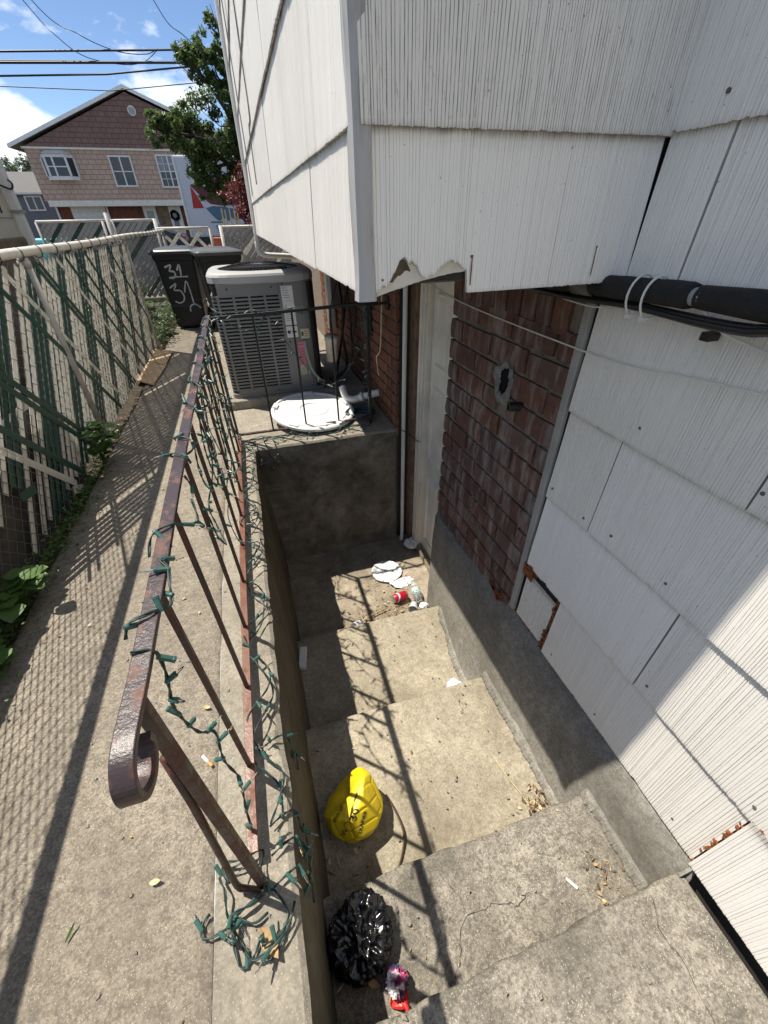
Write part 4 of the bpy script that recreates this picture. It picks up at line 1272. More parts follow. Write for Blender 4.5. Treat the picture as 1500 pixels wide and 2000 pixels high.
def ac_unit():
    m = MB(); ring0 = rrect(X0+.012, X1-.012, Y0+.014, Y1-.012, .05, Z0+.02); ring1 = [(p[0], p[1], Z1-.005) for p in ring0]
    m.strip([ring0+[ring0[0]], ring1+[ring1[0]]])
    part('coil', m, M['ac_dark'], ac)
    # front louvre grille
    gx0, gx1, gz0, gz1 = X0+.045, .235, Z0+.055, Z1-.075
    nv = 27; nu = 4
    def grille(name, o, du, w, nu):
        h = gz1-gz0; chh = h/nv; cw = w/nu
        du = Vector(du); nrm = Vector((0, 0, 1)).cross(du)*-1
        m = MB()
        bt = .0125
        for b in range(nv+1):
            c = Vector(o)+du*(w/2)+Vector((0, 0, b*chh)); m.obox(c, du*w/2, Vector((0, 0, bt/2)), nrm*.006)
        for a in range(nu+1):
            c = Vector(o)+du*(a*cw)+Vector((0, 0, h/2)); m.obox(c-nrm*.0003, du*.008, Vector((0, 0, h/2)), nrm*.0058)
        return m
    m = MB()
    h = gz1-gz0; chh = h/nv; bt = .0128
    g = part('louvre_grille', (lambda q: (q.obox(((gx0+gx1)/2, Y0+.004, gz0-.018), ((gx1-gx0)/2, 0, 0), (0, .006, 0), (0, 0, .018)), q)[1])(MB()), M['ac'], ac, bevel=.002)
    bar = MB(); bar.box(-(gx1-gx0)/2, (gx1-gx0)/2, -.007, .007, -bt/2, bt/2); bme = bar.mesh('louvre'); bme.materials.append(M['ac'])
    for b in range(nv+1): inst('louvre', bme, g, ((gx0+gx1)/2, Y0+.007, gz0+b*chh))
    cw = (gx1-gx0)/nu
    for a in range(nu+1):
        m = MB(); m.box(gx0+a*cw-.009, gx0+a*cw+.009, Y0-.0012, Y0+.012, gz0-.006, gz1+.006); part('grille_rib', m, M['ac'], g, bevel=.002)
    # side grille on the walkway side
    m = MB(); sy0, sy1 = Y0+.06, Y1-.06
    s = part('side_grille', (lambda q: (q.box(X0-.002, X0+.010, sy0, sy1, gz0-.036, gz0-.006), q)[1])(MB()), M['ac'], ac)
    bar = MB(); bar.box(-.007, .007, -(sy1-sy0)/2, (sy1-sy0)/2, -bt/2, bt/2); bme2 = bar.mesh('louvre'); bme2.materials.append(M['ac'])
    for b in range(nv+1): inst('louvre', bme2, s, (X0+.006, (sy0+sy1)/2, gz0+b*chh))
    for a in range(5):
        y = sy0+(sy1-sy0)*a/4; m = MB(); m.box(X0-.0012, X0+.012, y-.009, y+.009, gz0-.006, gz1+.006); part('grille_rib', m, M['ac'], s)
    # rounded corner post with louvres at the left front
    n = 7; rows = []
    m = MB()
    for b in range(nv+1):
        arc = []
        for k in range(n):
            a = R(180+90*k/(n-1)); arc.append((X0+.055+.055*math.cos(a), Y0+.055+.055*math.sin(a), gz0+b*chh))
        m.strip([[(p[0], p[1], p[2]-bt/2) for p in arc], [(p[0], p[1], p[2]+bt/2) for p in arc]])
    part('corner_louvres', m, M['ac'], ac, smooth=True)
    # solid service panel that wraps the right front corner
    rows = []
    prof = [(gx1-.004, Y0-.001), (.33, Y0-.001)]
    for k in range(9):
        a = R(270+90*k/8); prof.append((X1-.12+.12*math.cos(a), Y0+.12+.12*math.sin(a)))
    prof += [(X1, Y1-.08), (X1-.03, Y1)]
    m = MB(); m.strip([[(p[0], p[1], Z0+.02) for p in prof], [(p[0], p[1], Z1) for p in prof]])
    part('service_panel', m, M['ac'], ac, smooth=False, fix=True)
    m = MB(); m.box(.300, .304, Y0-.0035, Y0, Z0+.03, Z1-.30); part('panel_seam', m, M['ac_dark'], ac)
    m = MB(); m.box(X0+.05, gx1, Y0-.001, Y0+.01, gz1+.006, Z1); part('header_panel', m, M['ac'], ac)
    # base pan
    r0 = rrect(X0-.006, X1+.006, Y0-.006, Y1+.006, .05, Z0-.008); r1 = [(p[0], p[1], Z0+.022) for p in r0]
    m = MB(); m.strip([r0+[r0[0]], r1+[r1[0]]]); m.add(r1, [tuple(range(len(r1)))]); part('base_pan', m, M['ac'], ac)
    # moulded top with a round fan opening
    cx, cy = (X0+X1)/2, (Y0+Y1)/2; N = 56
    def outl(i, inset, z):
        a = 2*math.pi*i/N; hx, hy = (X1-X0)/2+.012-inset, (Y1-Y0)/2+.012-inset; p = 5.5
        c, s_ = math.cos(a), math.sin(a)
        q = (abs(c/hx)**p+abs(s_/hy)**p)**(-1/p)
        return (cx+q*c, cy+q*s_, z)
    rows = [[outl(i, .010, Z1-.004) for i in range(N)], [outl(i, 0, Z1+.004) for i in range(N)], [outl(i, 0, Z1+.042) for i in range(N)], [outl(i, .008, Z1+.056) for i in range(N)], [outl(i, .028, Z1+.066) for i in range(N)]]
    for rr, z in ((.315, Z1+.070), (.302, Z1+.066), (.296, Z1+.045)):
        rows.append([(cx+rr*math.cos(2*math.pi*i/N), cy+rr*math.sin(2*math.pi*i/N), z) for i in range(N)])
    m = MB(); m.strip(rows, closed=True); part('top_cap', m, M['ac_top'], ac, smooth=False, bevel=0, fix=True)
    m = MB(); m.lathe([(.296, 0), (.296, .001)], 40, (cx, cy, Z1+.02)); part('fan_shroud', m, M['ac_dark'], ac)
    m = MB()
    for k in range(64):
        a = 2*math.pi*k/64; P = []
        for q in range(9):
            rr = .300*(1-q/8)+.022*q/8; P.append((cx+rr*math.cos(a), cy+rr*math.sin(a), Z1+.066+.038*math.sin((q/8)*math.pi/2)))
        m.tube(P, .0017, 4, caps=False)
    for rr in (.30, .24, .17, .10, .022):
        z = Z1+.066+.038*math.sin((1-(rr-.022)/.278)*math.pi/2)
        m.tube([(cx+rr*math.cos(2*math.pi*k/48), cy+rr*math.sin(2*math.pi*k/48), z) for k in range(48)], .0022, 4, closed=True)
    part('fan_guard', m, M['black_iron'], ac)
    m = MB()
    for k in range(4):
        a = math.pi*k/2+.4
        P = [(cx+rr*math.cos(a+t), cy+rr*math.sin(a+t), Z1+.03+zz) for rr, t, zz in ((.05, 0, 0), (.27, -.25, -.006), (.28, .25, .02), (.05, .3, .012))]
        m.add(P, [(0,1,2,3)])
    part('fan_blade', m, M['ac_dark'], ac)
    # labels
    def lab(x0, x1, z0, z1, mat, lines=(), y=Y0-.0035, ink='ink'):
        m = MB(); m.box(x0, x1, y, y+.0015, z0, z1); l = part('label', m, M[mat], ac)
        q = MB()
        for (a, b, zc, hh) in lines: q.box(x0+(x1-x0)*a, x0+(x1-x0)*b, y-.0006, y-.0001, z0+(z1-z0)*zc-hh/2, z0+(z1-z0)*zc+hh/2)
        if lines: part('print', q, M[ink], l)
        return l
    rl = random.Random(3)
    lab(.247, .331, .595, .858, 'label_w', [(.1, .1+rl.uniform(.3, .75), .95-.06*i, .0028) for i in range(5)]+[(.12, .8, .63, .0012)]+[(.12, .12+rl.uniform(.2, .5), .52-.05*i, .0024) for i in range(9)])
    lab(.247, .331, .505, .585, 'label_w', [(.08, .35, .5, .022), (.5, .9, .5, .012)])
    lab(.352, .418, .49, .56, 'label_y', [(.08, .3, .5, .03), (.4, .9, .75, .004), (.4, .9, .5, .004), (.4, .9, .25, .004)], y=Y0+.0005-.004)
    l = lab(.318, .366, .295, .465, 'label_p', [(.1, .9, .72-.07*i, .0035) for i in range(10)], ink='red_ink')
    vs, fs = text_mesh('R-410A', .014, .0004)
    m = MB(); m.add([(.342+v.x, Y0-.0048, .448+v.y) for v in vs], fs); part('print', m, M['red_ink'], l)
    lab(.318, .362, .215, .288, 'label_y', [(.1, .9, .8-.15*i, .003) for i in range(5)])
    m = MB()
    for (x, z) in ((X0+.12, Z1-.03), (.18, Z1-.03), (.262, Z1-.012), (.262, .475), (.12, .11), (.40, .12)): m.lathe([(.006, 0), (.006, .003), (.003, .005)], 8, (x, Y0-.001, z), (0, -1, 0))
    part('screw', m, M['ac_dark'], ac)
    P = [(.372, Y0-.008, .475), (.376, Y0-.018, .40), (.40, Y0-.03, .27), (.45, Y0-.03, .18), (.50, Y0+.0, .14)]
    m = MB(); m.tube(smooth_path(P, 7), .0125, 10); part('whip_conduit', m, M['gray_pipe'], ac, smooth=True)
ac_unit()

# ------------------------------------------------------------------ wheeled bins
def stroke(pts, w, plane):
    """flat ribbon along 2-d points (u,v) mapped by plane(u,v)"""
    P = smooth_path([(a, b, 0) for a, b in pts], 6); L = []; Q = []
    for i, p in enumerate(P):
        t = (P[min(i+1, len(P)-1)]-P[max(i-1, 0)]).normalized(); n = Vector((-t.y, t.x, 0)); ww = w*(.75+.35*math.sin(i*.9)**2)
        L.append(plane(p.x+n.x*ww, p.y+n.y*ww)); Q.append(plane(p.x-n.x*ww, p.y-n.y*ww))
    m = MB(); m.strip([L, Q]); return m
def wheel_bin(label, loc, rz, marks, lidm):
    t = thing('wheeled_bin', label, 'trash bin', (0, 0, 0), group='wheeled bins by the gate')
    W0, W1, D0, D1, Hh = .20, .25, .22, .28, .88
    def ring(f, ins=0.0):
        hw = W0+(W1-W0)*f-ins; yb = -D0-(D1-D0)*f+ins; yf = D0+(D1-D0)*f-ins; r = .04
        return [(p[0], p[1], Hh*f+.02) for p in rrect(-hw, hw, yb, yf, r, 0, 4)]
    rows = [ring(0, .015), ring(.02), ring(.3), ring(.34, .006), ring(.36), ring(.92), ring(.93, -.012), ring(1.0, -.014)]
    m = MB(); m.strip(rows, closed=True); m.add(rows[0], [tuple(range(len(rows[0])-1, -1, -1))]); part('body', m, M['black_plastic'], t, fix=True, bevel=0)
    top = Hh+.02
    rows = []
    for (ins, z) in ((-.012, top), (-.034, top+.004), (-.036, top+.035), (-.014, top+.052), (.06, top+.072), (.14, top+.080)):
        rr = ring(1.0, ins); rows.append([(p[0], p[1], z+.004*fbm(p[0]*7, p[1]*7, 3)) for p in rr])
    m = MB(); m.strip(rows, closed=True); m.add(rows[-1], [tuple(range(len(rows[-1])))]); lid = part('lid', m, lidm, t, fix=True)
    m = MB(); m.tube([(-.2, D1+.06, top-.01), (.2, D1+.06, top-.01)], .016, 10); m.bar((-.2, D1, top-.02), (-.2, D1+.07, top-.01), .03, .03); m.bar((.2, D1, top-.02), (.2, D1+.07, top-.01), .03, .03); part('handle', m, M['black_plastic'], t)
    for sx in (-1, 1):
        m = MB(); m.lathe([(.05, -.022), (.10, -.022), (.105, 0), (.10, .022), (.05, .022)], 20, (sx*.23, D0+.02, .105), (1, 0, 0)); part('wheel', m, M['black_plastic'], t, smooth=True)
    def pl(u, v): return (u, -D0-(D1-D0)*v/Hh-.0035, v+.02)
    for (pts, w) in marks:
        part('painted_mark', stroke(pts, w, pl), M['spray'], t)
    t.location = loc; t.rotation_euler = (0, 0, rz); ORG[t.name] = loc
    return t
three_s = [(-.14, .74), (-.06, .765), (-.09, .70), (-.04, .69), (-.035, .64), (-.075, .615), (-.12, .625)]
three_b = [(-.15, .50), (-.06, .55), (-.10, .475), (-.03, .465), (.0, .40), (-.02, .34), (-.08, .315), (-.13, .34)]
wheel_bin('dark wheeled bin sprayed 31 twice, nearest the chain-link fence', (-.80, 6.98, 0), R(-4), [(three_s, .011), ([(.0, .70), (.045, .765), (.035, .625)], .011), ([(-.09, .628), (.12, .628)], .008), (three_b, .009), ([(.02, .44), (.075, .575), (.095, .47), (.10, .30)], .009), ([(.03, .20), (.05, .27), (.12, .29), (.18, .24)], .009)], M['bin_lid'])
wheel_bin('dark wheeled bin half hidden behind the air conditioner', (-.27, 6.45, 0), R(10), [([(-.19, .56), (-.15, .60), (-.16, .50), (-.13, .42)], .010), ([(-.17, .36), (-.12, .28), (-.10, .15)], .009)], plain('grey_bin_lid', (.085, .09, .092), .34, var=.2, sc=8, bump=.12))

# ------------------------------------------------------------------ white lid on the ledge
def big_lid():
    cx, cy = .325, 2.965
    prof = [(.30, .0), (.312, .006), (.312, .022), (.303, .030), (.290, .030), (.283, .018), (.262, .018), (.256, .027), (.12, .030), (.112, .036), (.100, .036), (.092, .027), (.0, .027)]
    m = MB(); m.lathe(prof, 56, (0, 0, 0), (0, 0, 1), cap1=False)
    for k in range(5):
        a = 2*math.pi*k/5+.3
        m.obox((.285*math.cos(a), .285*math.sin(a), .030), (.035*-math.sin(a), .035*math.cos(a), 0), (.018*math.cos(a), .018*math.sin(a), 0), (0, 0, .006))
    tl = Matrix.Rotation(R(3.5), 4, 'Y') @ Matrix.Rotation(R(5), 4, 'X')
    m.v = [tuple(tl @ Vector(p)+Vector((cx, cy, .052))) for p in m.v]
    solo('bucket_lid', m, plain('white_lid_plastic', (.72, .72, .70), .45, var=.06, sc=12, bump=.08), 'round white plastic lid lying on the ledge behind the railing', 'lid', smooth=False)
    m = MB(); m.box(.14, .36, 2.90, 3.12, .008, .05); solo('brick_block', m, M['curb'], 'flat concrete block under the round white lid', 'block', bevel=.005)
    m = MB()
    for k in range(7):
        rr = .075+.006*k; P = [(.675+rr*math.cos(a*.3)+.01*math.sin(k*2+a), 2.88+rr*.9*math.sin(a*.3)+.01*math.cos(k+a), .018+.006*k+.005*math.sin(a*.8+k)) for a in range(21)]
        m.tube(P, .007, 7)
    solo('coiled_hose', m, plain('blue_green_hose', (.018, .045, .06), .4, var=.3), 'dark coiled hose lying on the ledge by the brick wall', 'hose', smooth=True)
big_lid()
# ------------------------------------------------------------------ yellow ball
BALL_FACETS = [(Vector(a).normalized(), d) for a, d in (((.80, -.25, .55), .089), ((.95, .45, -.1), .092), ((-.75, .55, .35), .086), ((-.45, -.85, .30), .096), ((.30, -.80, .52), .092), ((-.35, .15, .92), .082))]
def ball():
    cx, cy, cz, Rr = .034, .578, -.517, .108
    def surf(n):
        n = n.normalized()
        d1 = Vector((-.52, .62, .58)).normalized(); s = n.dot(d1); r = Rr
        if s > .55: r -= (s-.55)*.20                          # collapsed side
        d2 = Vector((.38, .70, .60)).normalized(); q = n.dot(d2); r += .012*max(0, (q-.55)/.45)**1.2   # folded-up peak
        d3 = Vector((.1, -.9, .3)).normalized(); r -= .012*max(0, n.dot(d3)-.75)
        d4 = Vector((-.9, .1, .35)).normalized(); r += .006*max(0, n.dot(d4))
        r += .0025*fbm(n.x*2.2, n.y*2.2, n.z*2.2)
        p = n*r
        for (pn, pd) in BALL_FACETS:
            e = p.dot(pn)-pd
            if e > 0: p = p-pn*e*.88
        if p.z < -Rr*.86: p.z = -Rr*.86-(p.z+Rr*.86)*-.15
        return p
    rot = Matrix.Rotation(R(35), 3, 'Z') @ Matrix.Rotation(R(-38), 3, 'X') @ Matrix.Rotation(R(20), 3, 'Y')
    rinv = rot.transposed()
    def groove(n):
        """depth of the seam grooves of an 18-panel ball at direction n"""
        l = rinv @ n; a = [abs(l.x), abs(l.y), abs(l.z)]; i = a.index(max(a)); j, k = (i+1) % 3, (i+2) % 3
        u = math.atan2(l[j], a[i])/(math.pi/4); v = math.atan2(l[k], a[i])/(math.pi/4)
        ds = [1-abs(u), 1-abs(v), abs(abs(u)-1/3)]
        d = min(ds)
        return math.exp(-(d/.035)**2)
    m = MB(); N = 44
    for ax in range(3):
        for sg in (-1, 1):
            rows = []
            for i in range(N+1):
                row = []
                for j in range(N+1):
                    u = math.tan((i/N*2-1)*math.pi/4); v = math.tan((j/N*2-1)*math.pi/4)
                    l = [0, 0, 0]; l[ax] = sg; l[(ax+1) % 3] = u*sg; l[(ax+2) % 3] = v
                    n = (rot @ Vector(l)).normalized(); p = surf(n); p = p-n*.0028*groove(n)
                    row.append((cx+p.x, cy+p.y, cz+p.z))
                rows.append(row)
            m.strip(rows)
    t = thing('volleyball', 'half deflated yellow volleyball with black lettering on the step', 'ball', (cx, cy, -.61))
    ob = part('ball_skin', m, M['yellow'], t, smooth=True)
    b = bmesh.new(); b.from_mesh(ob.data); bmesh.ops.remove_doubles(b, verts=b.verts, dist=1e-5); bmesh.ops.recalc_face_normals(b, faces=b.faces); b.to_mesh(ob.data); b.free()
    ob.data.polygons.foreach_set('use_smooth', [True]*len(ob.data.polygons))
    # lettering laid on the skin; u to the right, v up, as seen from the stair head
    view = Vector((-.10, -.52, 1.0)).normalized()
    def lay(vs, fs, u0, v0, ang, name='lettering'):
        rt = Vector((1, 0, 0)); rt = (rt-view*rt.dot(view)).normalized(); up = view.cross(rt)
        ca, sa = math.cos(ang), math.sin(ang); out = []
        for v in vs:
            a = u0+v.x*ca-v.y*sa; bb = v0+v.x*sa+v.y*ca
            q = rt*a+up*bb; h = max(.0005, Rr*Rr-q.length_squared); n = (q+view*math.sqrt(h)).normalized()
            p = surf(n)+n*.0012; out.append((cx+p.x, cy+p.y, cz+p.z))
        mm = MB(); mm.add(out, fs); part(name, mm, M['ink'], t)
    def sub(txt, size, bold, u, v, ang, shear=0.0):
        vs, fs = text_mesh(txt, size, bold, shear=shear)
        lay(vs, fs, u, v, ang)
    A = R(58)
    sub('30', .040, .0006, .004, -.012, A)
    sub('TRAINER', .0185, .0006, .026, -.050, A)
    sub('VL', .022, .0006, -.050, -.062, A)
    sub('sports', .020, .0003, -.058, .006, A, .3)
    ringv = []; ringf = []; K = 28
    for i in range(K):
        a = 2*math.pi*i/K
        for rr in (.0195, .0175): ringv.append(Vector((rr*math.cos(a), rr*math.sin(a), 0)))
    for i in range(K): j = (i+1) % K; ringf.append((2*i, 2*i+1, 2*j+1, 2*j))
    lay(ringv, ringf, -.026, -.044, 0, 'emblem')
    for (u, v, a, w, h) in ((-.066, .052, R(62), .040, .0045), (.012, .042, R(50), .026, .006)):
        vv = []; ff = []
        for i in range(9):
            for s in (-1, 1): vv.append(Vector((-w/2+w*i/8, s*h/2, 0)))
        for i in range(8): ff.append((2*i, 2*i+1, 2*i+3, 2*i+2))
        lay(vv, ff, u, v, a, 'black_stripe')
ball()

# ------------------------------------------------------------------ litter
def blob(c, rx, ry, rz, amp, freq, seed, sub=5, flat=None, spike=None, octv=5, aniso=1.0):
    bm = bmesh.new(); bmesh.ops.create_icosphere(bm, subdivisions=sub, radius=1)
    m = MB()
    for v in bm.verts:
        n = v.co.normalized()
        rd = 1-abs(fbm(n.x*freq*aniso+seed, n.y*freq/aniso, n.z*freq, octv))*1.4
        k = 1+amp*(rd-.5)+(spike(n) if spike else 0)
        p = Vector((c[0]+n.x*rx*k, c[1]+n.y*ry*k, c[2]+n.z*rz*k))
        if flat is not None and p.z < flat: p.z = flat+(p.z-flat)*.08
        m.v.append(tuple(p))
    bm.verts.index_update()
    m.f = [tuple(v.index for v in f.verts) for f in bm.faces]; m.mi = [0]*len(m.f)
    bm.free(); return m

def trash():
    def sp(n): return .35*max(0, n.dot(Vector((.42, .80, .42)).normalized())-.72)/.28
    m = blob((-.030, .215, -.370), .078, .070, .050, .50, 1.7, 3, 6, -.405, sp, 3, 1.2)
    solo('trash_bag', m, M['bag'], 'crumpled shiny black plastic bag on the step below the lights', 'bag', smooth=True)
    m = blob((.045, .112, -.375), .027, .026, .026, .6, 3.0, 8, 4, -.404)
    k = NT('printed_wrapper'); c = k.ramp(k.noise(38, 2, .4), [(.35, (.02, .02, .06)), (.48, (.05, .04, .09)), (.56, (.45, .05, .14)), (.62, (.6, .6, .62))])
    solo('snack_wrapper', m, k.out(c, .25, spec=.6), 'crumpled dark printed wrapper between the black bag and red piece', 'wrapper')
    m = MB(); poly = []
    for i in range(16):
        a = 2*math.pi*i/16; q = .022*(1+.35*fbm(math.cos(a)*2, math.sin(a)*2, 4)); poly.append((.043+q*1.15*math.cos(a), .083+q*.8*math.sin(a), -.398+.006*math.sin(a*3)))
    m.prism(poly, (0, 0, .007)); m.tube(smooth_path([(.050, .078, -.393), (.057, .066, -.391), (.056, .052, -.393)], 5), [.0055]*10+[.0045], 8)
    solo('red_plastic_piece', m, M['red_plastic'], 'torn red plastic piece below the black bag', 'litter')
    # soda can
    m = MB(); c = (.605, 1.865, -.972); ax = Vector((1, .16, 0)).normalized()
    t = thing('soda_can', 'red soda can lying on its side on the landing', 'can', (.65, 1.88, -1.005))
    m.lathe([(.030, .009), (.033, .014), (.033, .098), (.030, .106)], 24, c, ax, cap0=False, cap1=False); part('can_body', m, M['red_can'], t, smooth=True)
    m = MB(); m.lathe([(.020, .004), (.025, .0), (.030, .009)], 24, c, ax, cap1=False); part('can_base', m, M['alu'], t, smooth=True)
    m = MB(); m.lathe([(.030, .106), (.0265, .115), (.0255, .112), (.0, .111)], 24, c, ax, cap0=False, cap1=False); part('can_top', m, M['alu'], t, smooth=True)
    # white swirl band on the can
    m = MB(); u = ax.orthogonal().normalized(); w = ax.cross(u); L = []; Q = []
    for i in range(26):
        a = i/25*math.pi*1.9; h = .030+.012*math.sin(a*1.5)
        for lst, hh in ((L, h), (Q, h+.011)): lst.append(Vector(c)+ax*hh+(u*math.cos(a)+w*math.sin(a))*.0335)
    m.strip([L, Q]); part('white_band', m, M['paper'], t)
    # plastic bottle
    m = MB(); m.lathe([(.030, 0), (.033, .01), (.033, .035), (.029, .05), (.033, .06), (.033, .10), (.028, .125), (.012, .155), (.012, .175)], 20, (.775, 1.795, -.958), (.10, 1, .12))
    t = thing('plastic_bottle', 'clear plastic water bottle lying beside the soda can', 'bottle', (.79, 1.88, -1.0))
    part('bottle_body', m, M['plastic_clear'], t, smooth=True)
    m = MB(); m.lathe([(.0336, .062), (.0337, .095)], 20, (.775, 1.795, -.958), (.10, 1, .12), cap0=False, cap1=False); part('bottle_label', m, plain('pale_green_label', (.42, .55, .5), .4), t, smooth=True)
    m = MB(); m.lathe([(.014, .168), (.014, .183)], 16, (.775, 1.795, -.958), (.10, 1, .12)); part('bottle_cap', m, M['paper'], t)
    # cups
    def cup(label, c, ax, sc=1.0):
        m = MB(); m.lathe([(.022*sc, 0), (.0245*sc, .02*sc), (.030*sc, .055*sc), (.032*sc, .056*sc), (.0305*sc, .05*sc), (.021*sc, .003)], 20, c, ax, cap1=True)
        solo('plastic_cup', m, plain('frosted_cup', (.62, .66, .70), .3, var=.05), label, 'cup', smooth=True)
    cup('small pale plastic cup under the water bottle near the right wall', (.735, 1.775, -.965), (-.45, -.8, .1), 1.05)
    cup('small pale plastic cup lying at the left of the landing edge', (.335, 1.745, -.975), (-.75, -.5, .05), .95)
    m = blob((.80, 1.755, -.985), .028, .022, .018, .7, 3, 4, 3); solo('paper_scrap', m, M['paper'], 'crumpled white scrap beside the pale cup at the right wall', 'paper')
    # paper plates
    def plate(label, c, r, seed, fold=0):
        n = 40; rows = []
        for q, z in ((0.02, .003), (.35, .003), (.62, .004), (.72, .010), (.88, .016), (1.0, .017), (1.0, .014), (.7, .006), (.02, .0)):
            row = []
            for k in range(n):
                a = 2*math.pi*k/n; rr = r*q*(1+.03*fbm(math.cos(a)*3, math.sin(a)*3, seed))
                zz = z+(.0025*math.sin(a*20) if q > .8 else 0)+.006*fbm(math.cos(a)*q*3+seed, math.sin(a)*q*3, 2)*q
                p = Vector((rr*math.cos(a), rr*math.sin(a), zz))
                if fold and p.y < -r*.25: p.z += .35*(-r*.25-p.y); 
                row.append((c[0]+p.x, c[1]+p.y, c[2]+p.z))
            rows.append(row)
        m = MB(); m.strip(rows, closed=True)
        k = NT('dirty_plate'); n1 = k.noise(45, 5, .7); 
        cc = k.mix(k.ramp(n1, [(.50, 0.), (.60, .75)]), (.72, .74, .75), (.22, .20, .17))
        solo('paper_plate', m, k.out(cc, .7), label, 'plate')
    plate('dirty white paper plate half in shade on the landing', (.655, 2.175, -1.008), .118, 2)
    m = MB(); poly = []
    for i in range(22):
        a = 2*math.pi*i/22; q = 1+.25*fbm(math.cos(a)*2, math.sin(a)*2, 9); poly.append((.725+.085*q*math.cos(a), 2.03+.05*q*math.sin(a), -1.0+.012*math.sin(a*2+1)))
    m.prism(poly, (0, 0, .004)); solo('torn_paper', m, M['paper'], 'torn white paper lying below the dirty paper plate', 'paper')
    m = blob((.945, 2.40, -.965), .055, .05, .035, .5, 2.4, 6, 4); solo('crumpled_paper', m, M['paper'], 'crumpled white paper in the corner at the door frame', 'paper')
    # carton on the third step
    m = MB(); m.obox((-.072, 1.45, -.7875), (.019, -.004, 0), (.012, .065, 0), (0, 0, .0165)); solo('white_carton', m, M['paper'], 'small white carton in the shade on the left of a step', 'carton', bevel=.002)
    # napkin scrunched against the riser
    rows = []
    for i in range(14):
        t = i/13; rows.append([(.635+.10*t, .985+.09*s*(.6+.4*math.sin(t*3.1))+.006*fbm(t*7, s*5, 1), -.798+.030*math.sin(t*math.pi)*math.sin(s*2.2+.4)+.006*fbm(t*9, s*9, 3)) for s in [j/9 for j in range(10)]])
    m = MB(); m.strip(rows); solo('paper_napkin', m, M['paper'], 'crumpled white napkin against the right end of a step', 'napkin')
    # cigarette ends
    def cig(label, p, ang, filt=True, l=.045):
        d = Vector((math.cos(ang), math.sin(ang), 0)); p = Vector(p); r = .0042
        t = thing('cigarette_butt', label, 'cigarette', p-Vector((0, 0, r)))
        m = MB(); m.tube([p, p+d*l*.55], r, 8); part('paper_tube', m, M['paper'], t)
        m = MB(); m.tube([p+d*l*.55, p+d*l], r, 8); part('filter', m, plain('cork_filter', (.60, .33, .10), .7) if filt else M['paper'], t)
    cig('cigarette end with orange filter on the walkway beside the railing', (-.365, .652, .0075), R(-52))
    cig('white cigarette end lying on an upper step', (.612, .158, -.404), R(-58), False, .035)
    # dark bent strip next to the ball
    P = [(.165, .60, -.60), (.185, .53, -.598), (.19, .46, -.592), (.165, .405, -.60), (.125, .355, -.605)]
    P = smooth_path(P, 8); rows = []
    for i, p in enumerate(P):
        tn = (P[min(i+1, len(P)-1)]-P[max(i-1, 0)]).normalized(); s = Vector((-tn.y, tn.x, 0)); rows.append([p+s*.004, p+Vector((0, 0, .006)), p-s*.004])
    m = MB(); m.strip(rows); solo('dried_vine', m, plain('dried_vine', (.10, .065, .035), .8, var=.3), 'curved brown dried vine on the step beside the ball', 'vine')
    P = [(.20, 1.72, -1.0), (.32, 1.75, -.995), (.46, 1.80, -.99), (.56, 1.82, -.99)]
    m = MB(); m.tube(smooth_path(P, 6), .004, 6); solo('dry_twig', m, M['leaf_dry'], 'thin dry twig lying across the landing litter', 'twig')
    P = [(.640, .60, -.603), (.655, .52, -.601), (.678, .44, -.60), (.685, .40, -.602)]
    m = MB(); m.tube(smooth_path(P, 6), .0022, 5); solo('dry_straw', m, M['leaf_pale'], 'pale straw on the ball step near the right wall', 'straw')
trash()

def leaf_shape(m, c, s, rg, mi=0, wide=.45, curl=.35):
    """a small curled leaf: 2x4 strip"""
    d = Vector((rg.uniform(-1, 1), rg.uniform(-1, 1), rg.uniform(-.25, .25))).normalized(); u = d.cross(Vector((rg.uniform(-.4, .4), rg.uniform(-.4, .4), 1))).normalized(); n = u.cross(d)
    c = Vector(c); L = []; Q = []
    for k, (t, w) in enumerate(((-1, .05), (-.4, .8), (.25, 1.0), (.75, .55), (1.0, .05))):
        z = curl*(t*t)*s*.5
        L.append(c+d*t*s+u*w*wide*s+n*(z+.12*s)); Q.append(c+d*t*s-u*w*wide*s+n*(z+.12*s))
    mid = [(a+b)/2-n*.10*s for a, b in zip(L, Q)]
    m.strip([L, mid, Q], mi=mi)

